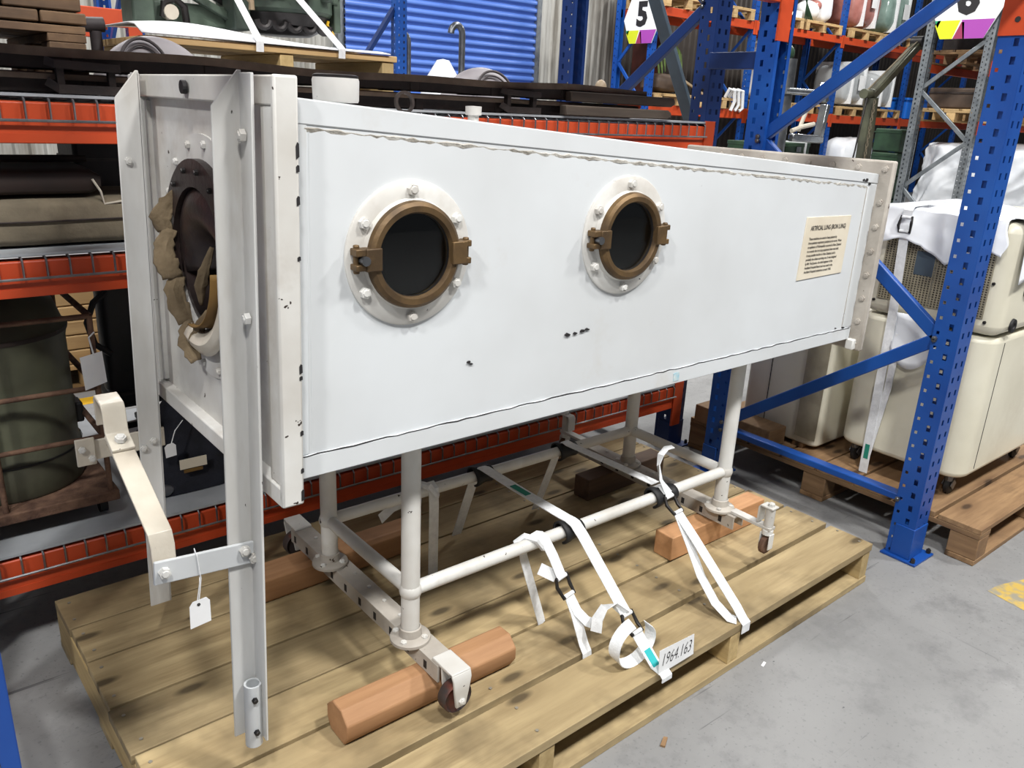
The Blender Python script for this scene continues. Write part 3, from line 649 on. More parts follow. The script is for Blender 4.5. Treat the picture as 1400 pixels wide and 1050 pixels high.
def caster_fork(x, y, d, zc):
    # fixed caster: plate on the channel end folded down over both sides of the wheel (d = -1 front, +1 back)
    t = MB()
    t.bar((x, y-d*0.055, 0.279), (x, y+d*0.024, 0.279), 0.050, 0.008)
    t.ribbon([(x, y+d*0.012, 0.280), (x, y+d*0.022, 0.277), (x, y+d*0.0265, 0.266), (x, y+d*0.0250, 0.235), (x, y+d*0.0225, zc-0.016)], [.050, .050, .048, .040, .026], 0.007, (1, 0, 0))
    t.ribbon([(x, y-d*0.022, 0.276), (x, y-d*0.022, 0.235), (x, y-d*0.021, zc-0.014)], [.046, .040, .026], 0.006, (1, 0, 0))
    f = t.build('caster_fork', WHITE2, LT, bevel=0.002)
    MB().lathe((x, y, zc), (0, 1, 0), [(0.0005, -0.008), (0.012, -0.009), (0.030, -0.009), (0.0355, -0.015), (0.038, -0.010), (0.038, 0.010), (0.0355, 0.015), (0.030, 0.009), (0.012, 0.009), (0.0005, 0.008)], 28).build('caster_wheel', WHEELM, f, smooth=True)
    inst(bt, 'axle_bolt', (x, y+d*0.0265, zc), f, ROT['-y'] if d < 0 else (-math.pi/2, 0, 0))
caster_fork(XL+0.022, -0.047, -1, 0.207); caster_fork(XL+0.022, 0.762, 1, 0.207)
def caster_swivel(x, y, d):
    z = 0.024
    a = MB().bar((x, y-d*0.130, 0.2805), (x, y+d*0.015, 0.2805), 0.030, 0.010).ribbon([(x, y-d*0.030, 0.268+z), (x, y-d*0.030, 0.318+z), (x, y-d*0.026, 0.325+z), (x, y+d*0.016, 0.325+z)], 0.034, 0.006, (1, 0, 0)).build('caster_arm', WHITE2, LT, bevel=0.0015)
    MB().cyl((x, y, 0.286), (x, y, 0.324+z), 0.0145, None, 14).build('swivel_stem', WHITE2, a, smooth=True)
    inst(bw, 'bolt', (x, y, 0.328+z), a, ROT['+z'])
    MB().cyl((x, y, 0.258), (x, y, 0.2755), 0.017, None, 14).box(x-0.012, x+0.012, y-0.018, y-0.014, 0.212, 0.263).box(x-0.012, x+0.012, y+0.014, y+0.018, 0.212, 0.263).build('wheel_fork', WHITE2, a, bevel=0.0015)
    MB().lathe((x, y, 0.224), (0, 1, 0), [(0.0005, -0.006), (0.026, -0.009), (0.030, -0.006), (0.030, 0.006), (0.026, 0.009), (0.0005, 0.006)], 22).build('caster_wheel', RUST, a, smooth=True)
caster_swivel(XR+0.012, -0.070, -1); caster_swivel(XR+0.012, 0.840, 1)
# paper tag on the bracket bar
tg = thing('paper_tag', 'blank white paper tag on string hanging from the front bracket bar', 'tag', (-0.175, 0.035, 0.55))
MB().prism([(-0.190, 0.548), (-0.153, 0.552), (-0.152, 0.594), (-0.158, 0.602), (-0.182, 0.600), (-0.188, 0.592)], lambda u, v, h: V((u, h+0.10*(v-0.6)*0.3, v)), 0.0355, 0.0362).build('tag_card', PAPER, tg)
MB().cyl((-0.172, 0.0345, 0.592), (-0.172, 0.0368, 0.592), 0.003, None, 10).build('eyelet', DSTEEL, tg)
MB().tube([(-0.172, 0.0362, 0.592), (-0.168, 0.036, 0.615), (-0.163, 0.039, 0.640), (-0.166, 0.0405, 0.685), (-0.168, 0.046, 0.698), (-0.165, 0.053, 0.68), (-0.160, 0.0525, 0.645), (-0.166, 0.040, 0.630), (-0.173, 0.037, 0.600), (-0.172, 0.0352, 0.592)], 0.0009, 5).build('string', PAPER, tg)

# ================================================================== STRAPS AND CARDS ON THE PALLET
def buckle(t, c, d, wv, w=0.034):
    d = V(d).normalized(); wv = V(wv); wv = (wv-d*wv.dot(d)).normalized(); c = V(c); n = wv.cross(d)
    l = 0.026; pts = [c-d*l-wv*w*.55, c-d*l*.2-wv*w*.62+n*.006, c+d*l-wv*w*.55, c+d*l+wv*w*.55, c+d*l*.2+wv*w*.62+n*.006, c-d*l+wv*w*.55]
    MB().tube(pts, 0.0052, 8, True).build('buckle', DSTEEL, t, smooth=True)
    MB().cyl(c+d*l*.95-wv*w*.46, c+d*l*.95+wv*w*.46, 0.0058, None, 10).build('buckle_sleeve', WEB, t, smooth=True)
    MB().cyl(c-d*l*.95-wv*w*.46, c-d*l*.95+wv*w*.46, 0.0058, None, 10).build('buckle_sleeve', WEB, t, smooth=True)
def pad(t, x, y, z, lx_=0.062):
    m = MB()
    def q(u, v):
        a = math.radians(-70+320*v); r = 0.0235+0.0035*math.sin(2*a+2*u)+0.002*math.sin(7*u+1); return V((x-lx_/2+lx_*u, y+r*math.cos(a), z+r*math.sin(a)))
    m.grid(q, 8, 18); m.build('foam_pad', BLACK, t, smooth=True, solid=0.006)
XW = (1, 0, 0)
s1 = thing('tie_down_strap', 'long white strap over both rungs, buckled near the numbered card', 'strap', (0.84, -0.2, 0.147), 'white tie-down straps')
MB().ribbon([(0.80, 0.60, 0.16), (0.808, 0.522, 0.40), (0.812, 0.505, 0.428), (0.812, 0.485, 0.432), (0.806, 0.30, 0.432), (0.803, 0.125, 0.434), (0.804, 0.103, 0.4345), (0.806, 0.085, 0.430), (0.812, 0.06, 0.405), (0.828, -0.10, 0.247)], 0.036, 0.0022, XW).build('webbing', WEB, s1)
MB().ribbon([(0.832, -0.135, 0.214), (0.840, -0.20, 0.152), (0.842, -0.228, 0.1475), (0.843, -0.2365, 0.140), (0.843, -0.2365, 0.128)], 0.036, 0.0022, XW).build('webbing', WEB, s1)
MB().ribbon([(0.8055, 0.345, 0.4345), (0.8055, 0.275, 0.4345)], 0.020, 0.0012, XW).build('print_mark', GREENP, s1)
pad(s1, 0.812, YK, ZR); pad(s1, 0.803, YF, ZR)
buckle(s1, (0.831, -0.118, 0.232), (0.015, -0.16, -0.155), XW)
cp = []
for k in range(33):
    a = math.radians(60-330*k/32); cp.append((0.826+0.040*math.cos(a)-0.03, -0.125+0.050*math.sin(a)*0.8, 0.205+0.052*math.sin(a)*0.9-0.0010*k*0.5))
MB().ribbon([(0.826, -0.10, 0.250), (0.806, -0.078, 0.272), (0.780, -0.066, 0.270), (0.757, -0.068, 0.245), (0.747, -0.076, 0.215)], 0.030, 0.002, [(0.3, -0.6, 0.3)]*5).build('tail', WEB, s1, smooth=True)
lp = []
for k in range(29):
    a = math.radians(95+300*k/28); lp.append((0.803+0.066*math.cos(a), -0.150+0.0025*math.sin(a), 0.206+0.055*math.sin(a)))
MB().ribbon(lp, 0.030, 0.002, (0.25, -0.85, -0.45)).build('loose_loop', WEB, s1, smooth=True)
MB().ribbon([(0.8365, -0.170, 0.1825), (0.8405, -0.205, 0.1505)], 0.022, 0.0008, XW).build('teal_label', TEALP, s1)
s2 = thing('tie_down_strap', 'white strap buckled below the left end of the front rung with a curled tail', 'strap', (0.74, -0.05, 0.147), 'white tie-down straps')
MB().ribbon([(0.690, 0.118, 0.424), (0.695, 0.100, 0.427), (0.700, 0.084, 0.418), (0.712, 0.060, 0.375), (0.722, 0.035, 0.325)], 0.030, 0.0022, XW).build('webbing', WEB, s2)
MB().ribbon([(0.729, 0.015, 0.288), (0.735, -0.01, 0.24), (0.739, -0.045, 0.165), (0.740, -0.058, 0.147), (0.740, -0.064, 0.11)], 0.030, 0.0022, XW).build('webbing', WEB, s2)
MB().ribbon([(0.729, 0.012, 0.284), (0.742, -0.012, 0.240), (0.760, -0.030, 0.215), (0.778, -0.038, 0.205)], 0.028, 0.002, XW).build('tail', WEB, s2, smooth=True)
MB().ribbon([(0.672, 0.066, 0.352), (0.712, 0.046, 0.325)], 0.030, 0.002, (0.4, 0.2, 0.8)).build('strap_tab', WEB, s2)
buckle(s2, (0.726, 0.024, 0.304), (0.01, -0.03, -0.055), XW)
MB().tube([(0.640+0.018*k, YF+0.0235*math.cos(1.15*k), ZR+0.0235*math.sin(1.15*k)) for k in range(6)], 0.0095, 8).build('wrapped_turn', WEB, s2, smooth=True)
s3 = thing('tie_down_strap', 'thin white strap hanging straight down from the front rung into a board gap', 'strap', (0.70, 0.1, 0.147), 'white tie-down straps')
MB().ribbon([(0.657, 0.121, 0.40), (0.664, 0.12, 0.36), (0.700, 0.116, 0.25), (0.732, 0.112, 0.150), (0.735, 0.111, 0.136)], 0.028, 0.002, (1, 0.2, 0)).build('webbing', WEB, s3)
s4 = thing('tie_down_strap', 'white strap falling from the back rung beside the left front leg', 'strap', (0.62, 0.48, 0.147), 'white tie-down straps')
MB().ribbon([(0.628, 0.525, 0.40), (0.629, 0.505, 0.4275), (0.630, 0.483, 0.415), (0.628, 0.477, 0.36), (0.623, 0.470, 0.22), (0.622, 0.468, 0.1475)], 0.032, 0.0022, XW).build('webbing', WEB, s4)
MB().tube([(0.600+0.016*k, YK+0.024*math.cos(1.2*k+1), ZR+0.024*math.sin(1.2*k+1)) for k in range(5)], 0.011, 8).build('wrapped_turn', WEB, s4, smooth=True)
MB().ribbon([(0.62, 0.53, 0.36), (0.58, 0.545, 0.365), (0.53, 0.54, 0.362), (0.48, 0.525, 0.345)], 0.030, 0.002, (0, 0.2, 1)).build('tail', WEB, s4, smooth=True)
s5 = thing('tie_down_strap', 'white strap with two strands from the right of the front rung to the pallet edge', 'strap', (1.19, -0.2, 0.147), 'white tie-down straps')
MB().ribbon([(1.167, 0.125, 0.425), (1.168, 0.103, 0.4345), (1.169, 0.080, 0.42)], 0.034, 0.0022, XW).build('webbing', WEB, s5)
MB().ribbon([(1.172, 0.040, 0.375), (1.178, -0.03, 0.315), (1.190, -0.185, 0.175), (1.193, -0.208, 0.1478), (1.194, -0.2185, 0.140), (1.194, -0.2185, 0.112)], 0.034, 0.0022, XW).build('webbing', WEB, s5)
MB().ribbon([(1.170, 0.036, 0.372), (1.164, -0.02, 0.305), (1.152, -0.08, 0.235), (1.150, -0.14, 0.180), (1.160, -0.185, 0.152), (1.172, -0.20, 0.1485)], 0.032, 0.002, XW).build('tail', WEB, s5, smooth=True)
MB().ribbon([(1.169, 0.070, 0.412), (1.163, 0.105, 0.452), (1.168, 0.125, 0.490), (1.186, 0.135, 0.515), (1.215, 0.140, 0.528), (1.245, 0.14, 0.525)], [.030, .026, .022, .020, .018, .014], 0.002, [(1, 0, 0), (.8, .5, 0), (.5, .8, 0.2), (.3, .9, .3), (.2, 1, .3), (.2, 1, .3)]).build('curled_tail', WEB, s5, smooth=True)
pad(s5, 1.168, YF, ZR, 0.085); buckle(s5, (1.170, 0.056, 0.394), (0.003, -0.03, -0.03), XW)
s6 = thing('tie_down_strap', 'white strap over the right of the back rung', 'strap', (1.15, 0.6, 0.147), 'white tie-down straps')
MB().ribbon([(1.13, 0.60, 0.155), (1.148, 0.525, 0.40), (1.152, 0.503, 0.4345), (1.155, 0.48, 0.43), (1.160, 0.30, 0.432), (1.167, 0.128, 0.432)], 0.034, 0.0022, XW).build('webbing', WEB, s6)
pad(s6, 1.152, YK, ZR, 0.07)
# numbered card propped on the front board
nc = thing('number_card', 'white card with handwritten number standing on the front pallet edge', 'card', (0.88, -0.222, 0.146))
MB().prism([(0.822, 0.1462), (0.956, 0.150), (0.948, 0.214), (0.816, 0.220)], lambda u, v, h: V((u, h+0.0*(v), v)), -0.2255, -0.2250).build('card', PAPER, nc)
text_mesh('1964.163', 0.052, INK, 'handwriting', nc, (0.886, -0.2262, 0.183), (1, 0, -0.02), (0.12, 0, 1), sx=0.60, off=-0.0006)

# ================================================================== RACKING
def perf(m, o, u, h0, h1, cols, width):
    # sheet in plane (o, u, z) with columns of rectangular openings
    o = V(o); u = V(u).normalized(); Zv = V((0, 0, 1))
    def q(a, b, c, d): m.add([o+u*a+Zv*c, o+u*b+Zv*c, o+u*b+Zv*d, o+u*a+Zv*d], [(0, 1, 2, 3)])
    x = 0.0
    for uc, uw, hh, pitch, off in cols:
        a, b = uc-uw/2, uc+uw/2
        if a > x: q(x, a, h0, h1)
        z = h0; k = math.ceil((h0-off)/pitch)
        while True:
            zc = off+k*pitch
            if zc+hh/2 > h1: break
            if zc-hh/2 > z: q(a, b, z, zc-hh/2)
            z = zc+hh/2; k += 1
        q(a, b, z, h1); x = b
    if x < width: q(x, width, h0, h1)
def upright(x0, x1, yf, yr, h, m, parent, z0=0.008, name='upright', pitch=0.05, solid=0.0022):
    # front face at yf, open side at yr
    t = MB(); wd = x1-x0; dp = abs(yr-yf); sg = 1 if yr > yf else -1
    perf(t, (x0, yf, 0), (1, 0, 0), z0, h, [(wd*0.27, 0.014, 0.020, pitch, 0.02), (wd*0.73, 0.014, 0.020, pitch, 0.02)], wd)
    for x in (x0, x1):
        perf(t, (x, yf, 0), (0, sg, 0), z0, h, ([(dp*0.36, 0.014, 0.022, pitch, 0.045)] if x == x0 else [])+[(dp*0.82, 0.010, 0.011, pitch, 0.02)], dp)
        e = 0.018 if x == x0 else -0.018
        t.add([(x, yr, z0), (x+e, yr, z0), (x+e, yr, h), (x, yr, h)], [(0, 1, 2, 3)])
    return t.build(name, m, parent, solid=solid)
def frame(name, label, x0, x1, ya, yb, h, m, braces, base=True, mb=None, group=None, dp=0.082, pitch=0.05, solid=0.0022, bolts=True):
    t = thing(name, label, 'rack', ((x0+x1)/2, (ya+yb)/2, 0), group)
    upright(x0, x1, ya, ya+dp, h, m, t, pitch=pitch, solid=solid); upright(x0, x1, yb, yb-dp, h, m, t, pitch=pitch, solid=solid)
    xm = (x0+x1)/2-0.018
    for (y0, z0), (y1, z1) in braces:
        MB().bar((xm, y0, z0), (xm, y1, z1), 0.026, 0.045, (1, 0, 0) if abs(z1-z0) < 1e-6 else (0, -(z1-z0), (y1-y0))).build('brace', mb or m, t, bevel=0.004)
        if bolts:
            for y, z in ((y0, z0), (y1, z1)): inst(bolt_mesh(0.009, 0.008, STEEL), 'bolt', (x0-0.002, y, z), t, ROT['-x'])
    if base:
        for y in (ya, yb):
            yy0, yy1 = (y-0.035, y+dp+0.01) if y == ya else (y-dp-0.01, y+0.035)
            MB().box(x0-0.02, x1+0.03, yy0, yy1, 0.0005, 0.008).build('base_plate', m, t, bevel=0.001)
            MB().box(x0-0.004, x1+0.004, (y-0.004 if y == ya else y-dp*0.8), (y+dp*0.8 if y == ya else y+0.004), 0.008, 0.125).build('foot_shoe', m, t, bevel=0.002)
        for x, y in ((x0-0.008, ya-0.02), (x1+0.018, ya-0.02)): inst(bolt_mesh(0.008, 0.014, DSTEEL), 'anchor_bolt', (x, y, 0.008), t, ROT['+z'])
    return t
A_Y, B_Y = -0.222, 0.690
frame('pallet_rack', 'blue perforated rack frame standing at the foot end of the white cabinet', 2.165, 2.258, A_Y, B_Y, 3.4, BLUE,
      [((-0.145, 0.215), (0.615, 0.215)), ((-0.150, 0.795), (0.615, 0.250)), ((-0.150, 0.800), (0.630, 1.375)), ((0.630, 1.390), (-0.150, 1.965)), ((-0.150, 1.99), (0.63, 2.55))])
frame('pallet_rack', 'blue perforated rack frame at the bottom left corner of the picture', -0.590, -0.488, A_Y, B_Y, 3.4, BLUE, [((-0.145, 0.215), (0.615, 0.215)), ((-0.150, 0.795), (0.615, 0.250))])
frame('pallet_rack', 'navy rack frame behind the blue one, carrying the orange shelf beams', 2.226, 2.316, 0.935, 1.835, 3.4, NAVY,
      [((1.745, 1.300), (1.01, 1.860)), ((1.01, 1.28), (1.745, 0.75)), ((1.01, 0.22), (1.745, 0.72)), ((1.01, 1.88), (1.745, 2.5)), ((1.01, 0.2), (1.745, 0.2))])
frame('pallet_rack', 'navy rack frame past the left edge holding the left ends of the shelf beams', -0.600, -0.505, 0.935, 1.835, 3.4, NAVY, [((1.01, 0.22), (1.745, 0.72)), ((1.01, 0.2), (1.745, 0.2))])
solo(MB().box(2.205, 2.245, 0.69, 0.935, 1.628, 1.690), 'row_spacer', NAVY, 'short navy spacer bar tying the two back-to-back rack frames', 'rack spacer', bevel=0.003)

def beam(label, x0, x1, y, z0, z1, sg=1, ends=(1, 1), m=None, dp=0.045, group='orange shelf beams', drop=0.085, px=0.06):
    t = thing('rack_beam', label, 'rack beam', ((x0+x1)/2, y, z0), group); t['kind'] = 'thing'
    y0, y1 = (y, y+dp) if sg > 0 else (y-dp, y)
    MB().box(x0, x1, y0, y1, z0, z1).build('beam_body', m or ORANGE, t, bevel=0.005)
    MB().box(x0, x1, y0-0.0015 if sg > 0 else y1, y0 if sg > 0 else y1+0.0015, z0+0.002, z0+0.022).build('beam_lip', m or ORANGE, t)
    for k, x in ((0, x0), (1, x1)):
        if ends[k]:
            xa, xb = (x-px*0.9, x+0.006) if k == 0 else (x-0.006, x+px*0.9)
            pl = MB().box(xa, xb, y-0.006 if sg > 0 else y-0.002, y+0.002 if sg > 0 else y+0.006, z0-drop, z1+0.02).build('end_plate', m or ORANGE, t, bevel=0.001)
    return t
for nm, z0, z1 in (('upper', 1.322, 1.4135), ('middle', 0.970, 1.058), ('lowest', 0.198, 0.298)):
    beam('orange front beam of the %s shelf behind the white cabinet' % nm, -0.505, 2.226, 0.929, z0, z1)
    beam('orange rear beam of the %s shelf behind the white cabinet' % nm, -0.505, 2.226, 1.838, z0, z1, -1)
def deck(label, zt, x0=-0.50, x1=2.224, liner=True, y0=0.926, y1=1.835):
    t = thing('wire_mesh_deck', label, 'mesh deck', ((x0+x1)/2, (y0+y1)/2, zt), 'wire mesh decks on the rack')
    if liner: MB().box(x0, x1, y0, y1, zt+0.0075, zt+0.014).build('deck_sheet', LINER, t)
    m = MB(); n = int((x1-x0)/0.05); r = 0.0028
    for i in range(n+1):
        x = x0+0.012+i*0.05
        m.tube([(x, y1, zt+0.0035), (x, y0-0.001, zt+0.0035), (x, y0-0.0075, zt-0.002), (x, y0-0.0075, zt-0.044)], r, 5)
    o = m.build('wires', WIRE, t); o['kind'] = 'stuff'
    m = MB(); m.cyl((x0, y0-0.0105, zt-0.044), (x1, y0-0.0105, zt-0.044), 0.0035, None, 6)
    for k in range(7): m.cyl((x0, y0+0.054+k*0.13, zt), (x1, y0+0.054+k*0.13, zt), 0.0028, None, 5)
    m.build('cross_rods', WIRE, t)
    return t
deck('zinc wire deck with grey sheet on the upper shelf', 1.4165); deck('zinc wire deck with grey sheet on the middle shelf', 1.061); deck('zinc wire deck with grey sheet on the lowest shelf', 0.301)
beam('orange beam overhead at the back of the near bay', -0.486, 2.165, 0.612, 1.845, 1.955, 1, px=0.075, drop=0.125)
ofb = beam('orange beam overhead at the front of the near bay', -0.486, 2.158, A_Y-0.006, 1.86, 1.97, 1, px=0.075, drop=0.0, ends=(1, 0))
MB().box(2.1585, 2.1635, -0.2305, -0.138, 1.712, 1.985).box(2.1585, 2.262, -0.2305, -0.2262, 1.712, 1.985).build('end_plate', ORANGE, ofb, bevel=0.001)
MB().cyl((2.157, -0.185, 1.755), (2.159, -0.185, 1.755), 0.008, None, 12).build('plate_hole', INK, ofb)
deck('wire deck on the overhead shelf of the near bay', 1.975, x0=-0.48, x1=2.158, y0=-0.226, y1=0.655, liner=False)

# row across the aisle at the left: blue frames by the roller door
frame('pallet_rack', 'far blue rack frame left of the green engine', 1.175, 1.275, 5.0, 5.84, 4.0, BLUE, [((5.08, 1.0), (5.76, 1.6)), ((5.76, 1.6), (5.08, 2.2)), ((5.08, .3), (5.76, .9))], bolts=False)
fr5 = thing('pallet_rack', 'far blue upright post with a diagonal brace in front of the roller door', 'rack', (3.31, 5.04, 0))
upright(3.26, 3.36, 5.0, 5.082, 4.0, BLUE, fr5); MB().box(3.24, 3.38, 4.97, 5.11, 0.0005, 0.008).build('base_plate', BLUE, fr5)
MB().bar((2.80, 5.06, 1.50), (3.29, 5.06, 2.20), 0.03, 0.06, (0, 1, 0)).build('brace', NAVY, fr5)
beam('far orange beam left of the green engine, upper left', -1.6, 1.175, 4.994, 1.835, 1.945, px=0.09, drop=0.12)
beam('far orange rear beam behind the upper left pallets', -1.6, 1.175, 5.85, 1.80, 1.91, -1, px=0.09, drop=0.12)

# far row 3 along the back wall
Y3, Y3B = 7.2, 7.95
F3 = [8.85, 11.17, 13.77, 16.36, 18.95, 21.5]
wd3 = 0.10
ORD = ['first', 'second', 'third', 'fourth', 'fifth']
for i, x in enumerate(F3):
    lab = ['far blue rack frame carrying the bay 5 sign', 'far blue rack frame, second from the bay 5 sign', 'far blue rack frame beside the red wrapped bundle', 'far blue rack frame right of the green wrapped drum', 'far blue rack frame behind the grey frame of bay 6', 'farthest blue rack frame at the right'][i]
    br_ = [((Y3+.08, 0.3+k*0.62), (Y3B-.08, 0.92+k*0.62)) if k % 2 == 0 else ((Y3B-.08, 0.3+k*0.62), (Y3+.08, 0.92+k*0.62)) for k in range(6)]
    frame('pallet_rack', lab, x-wd3/2, x+wd3/2, Y3, Y3B, 4.3, BLUE, br_, base=False, bolts=False, pitch=0.10, solid=0.0)
for i in range(5):
    for nm, z0, z1 in (('upper', 2.785, 2.90), ('middle', 1.450, 1.585)):
        beam('far orange %s front beam, %s bay counted from the sign numbered five' % (nm, ORD[i]), F3[i]+wd3/2, F3[i+1]-wd3/2, Y3-0.006, z0, z1, group='far orange beams', px=0.06, drop=0.07)
        beam('far orange %s rear beam, %s bay counted from the sign numbered five' % (nm, ORD[i]), F3[i]+wd3/2, F3[i+1]-wd3/2, Y3B+0.006, z0-0.01, z1-0.01, -1, group='far orange beams', px=0.06, drop=0.07)
# bay 6 galvanised end frame and its row
frame('pallet_rack', 'grey galvanised rack frame carrying the bay 6 sign', 8.95, 9.05, 2.67, 3.39, 4.0, GALV,
      [((3.33, 0.80), (2.74, 1.31)), ((2.74, 1.33), (3.33, 1.83)), ((3.33, 1.86), (2.74, 2.34)), ((2.74, 2.36), (3.33, 2.8)), ((2.74, 0.25), (3.33, 0.78))], bolts=False, base=True)
frame('pallet_rack', 'far blue rack frame beyond the bay 6 row', 11.7, 11.8, 2.67, 3.39, 4.0, BLUE, [((3.33, 0.80), (2.74, 1.31)), ((2.74, 1.33), (3.33, 1.83))], bolts=False, base=False, pitch=0.1, solid=0.0)
for nm, z0, z1 in (('upper', 2.03, 2.115), ('middle', 1.445, 1.515)):
    beam('orange %s beam of the bay 6 row' % nm, 9.05, 11.7, 3.396, z0, z1, -1, group='bay 6 beams', drop=0.05)
    beam('orange front %s beam of the bay 6 row' % nm, 9.05, 11.7, 2.664, z0, z1, 1, group='bay 6 beams', drop=0.05)

# bay signs: hexagonal boards hung on the end frames
def sign(name, label, x, yc, zt, w_, h_, digit, nx=-1):
    t = thing(name, label, 'sign', (x, yc, zt-h_))
    # local: u to the viewer's right (-y), v up
    def fn(u, v, q): return V((x-q, yc-u*w_, zt+(v-1)*h_))
    MB().prism([(-0.30, 0.0), (0.30, 0.0), (0.5, 0.42), (0.24, 1.0), (-0.24, 1.0), (-0.5, 0.42)], fn, 0.0, 0.012).build('board', PAPER, t)
    for nm, pts, m in (('lime_corner', [(-0.40, 0.17), (-0.37, 0.235), (-0.06, 0.235), (-0.13, 0.0), (-0.30, 0.0)], LIMEP), ('green_corner', [(-0.415, 0.235), (-0.33, 0.238), (-0.365, 0.14)], GRNP),
                       ('magenta_corner', [(-0.04, 0.238), (0.405, 0.238), (0.30, 0.0), (0.02, 0.0)], MAGENTA), ('plum_corner', [(-0.04, 0.21), (0.0, 0.21), (0.04, 0.0), (-0.12, 0.0)], PINKP)):
        MB().prism(pts, fn, 0.0125, 0.015).build(nm, m, t)
    text_mesh(digit, h_*0.58, INK, 'digit', t, (x-0.0165, yc, zt-h_*0.50), (0, -1, 0), (0, 0, 1), off=h_*0.026)
    text_mesh('BAY', h_*0.13, INK, 'bay_word', t, (x-0.0165, yc, zt-h_*0.12), (0, -1, 0), (0, 0, 1))
    return t
sign('bay_sign', 'white bay sign numbered five, on the far blue frame behind the leaning grey bar', 8.78, 7.40, 3.14, 0.70, 0.74, '5')
sign('bay_sign', 'large white bay sign numbered six, on the galvanised frame at top right', 8.93, 2.99, 3.12, 0.74, 0.77, '6')

# ================================================================== THINGS ON THE SHELVES BEHIND
def pallet(label, x0, x1, y0, y1, z, h=0.14, along='x', m=None, mc=None, nb=5, blocks=True, gap=0.012, group='pallets on the racks'):
    # along = direction of the top boards
    t = thing('wooden_pallet', label, 'pallet', ((x0+x1)/2, (y0+y1)/2, z), group)
    mt = m or (PALW if along == 'x' else PALY); mc = mc or (PALY if along == 'x' else PALW)
    b = 0.02
    if along == 'x':
        w_ = (y1-y0-gap*(nb-1))/nb
        for i in range(nb):
            y = y0+i*(w_+gap); MB().box(x0, x1, y, y+w_, z+h-b, z+h+random.uniform(-.002, .002)).build('deck_board', mt, t, bevel=0.002)
        for k in range(3):
            x = x0+k*(x1-x0-0.09)/2; MB().box(x, x+0.09, y0, y1, z+h-2*b, z+h-b-0.0005).build('cross_board', mc, t, bevel=0.002)
            for j in range(3):
                y = y0+j*(y1-y0-0.10)/2; MB().box(x+.002, x+0.088, y, y+0.10, z+b+0.0005, z+h-2*b-0.0005).build('block', mc, t, bevel=0.003)
        for j in range(3):
            y = y0+j*(y1-y0-0.10)/2; MB().box(x0, x1, y, y+0.10, z+0.0008, z+b).build('bottom_board', mt, t, bevel=0.002)
    else:
        w_ = (x1-x0-gap*(nb-1))/nb
        for i in range(nb):
            x = x0+i*(w_+gap); MB().box(x, x+w_, y0, y1, z+h-b, z+h+random.uniform(-.002, .002)).build('deck_board', mt, t, bevel=0.002)
        for k in range(3):
            y = y0+k*(y1-y0-0.09)/2; MB().box(x0, x1, y, y+0.09, z+h-2*b, z+h-b-0.0005).build('cross_board', mc, t, bevel=0.002)
            for j in range(3):
                x = x0+j*(x1-x0-0.10)/2; MB().box(x, x+0.10, y+.002, y+0.088, z+b+0.0005, z+h-2*b-0.0005).build('block', mc, t, bevel=0.003)
        for j in range(3):
            x = x0+j*(x1-x0-0.10)/2; MB().box(x, x+0.10, y0, y1, z+0.0008, z+b).build('bottom_board', mt, t, bevel=0.002)
    return t
ZU = 1.4165+0.0142; ZM = 1.061+0.0142; ZL = 0.301+0.0142
# two long dark ramps stacked on the upper shelf
def ramp(label, x0, x1, y0, y1, z, wob):
    t = thing('loading_ramp', label, 'ramp', ((x0+x1)/2, (y0+y1)/2, z), 'long dark ramps on the upper shelf')
    n = 24
    def top(u, v):
        x = x0+(x1-x0)*u; return V((x, y0-0.012+(y1-y0+0.02)*v, z+0.041+wob*(0.004*math.sin(9*u)+0.003*math.sin(23*u+1))+0.003*math.sin(math.pi*v)))
    MB().grid(top, n, 4).build('tread_plate', BROWNW, t, smooth=True, solid=0.009)
    for y in (y0, y1-0.02): MB().box(x0+0.02, x1-0.01, y, y+0.018, z+0.002, z+0.037).build('side_rail', DARKB, t, bevel=0.003)
    MB().ribbon([(x0+(x1-x0)*i/40, y0-0.016, z+0.038+wob*(0.004*math.sin(9*i/40)+0.003*math.sin(23*i/40+1))) for i in range(41)], 0.020 if wob else 0.012, 0.008, (0, 0, 1)).build('edge_roll', ROLLB, t, smooth=True)
    for x in [x0+0.10+i*0.31 for i in range(int((x1-x0-0.1)/0.31)+1)]:
        MB().box(x, x+0.03, y0-0.004, y1, z, z+0.034).build('cross_bar', DARKB, t, bevel=0.003)
    return t
ramp('upper of two long dark brown ramps on the upper shelf', -0.48, 1.90, 0.985, 1.18, ZU+0.052, 1.0)
ramp('lower of two long dark brown ramps, directly on the upper shelf', -0.46, 1.86, 0.985, 1.20, ZU, 0.0)
for k, (x, lab) in enumerate(((-0.06, 'dark folded steel step lying against the left end of the ramps'), (1.26, 'dark folded steel step under the right end of the ramps'))):
    t = MB(); z = ZU
    t.ribbon([(x-0.07, 0.955, z+0.072), (x-0.055, 0.940, z+0.066), (x+0.085, 0.936, z+0.062), (x+0.085, 0.965, z+0.064)], 0.018, 0.005, (0, 0, 1))
    t.ribbon([(x-0.07, 0.955, z+0.028), (x-0.05, 0.938, z+0.012), (x+0.085, 0.934, z+0.012), (x+0.085, 0.965, z+0.014)], 0.020, 0.005, (0, 0, 1))
    t.box(x-0.05, x-0.035, 0.945, 0.965, z+0.001, z+0.07).box(x+0.06, x+0.075, 0.945, 0.965, z+0.001, z+0.07)
    solo(t, 'folding_step', DARKB, lab, 'step', 'folded steps by the ramps')
solo(MB().lathe((0.03, 0.944, ZU+0.012), (0, -1, 0), [(0.006, -0.003), (0.011, -0.003), (0.011, 0.003), (0.006, 0.003), (0.006, -0.003)], 14), 'metal_ring', CREAMP, 'small pale ring beside the dark step by the white cabinet', 'ring')
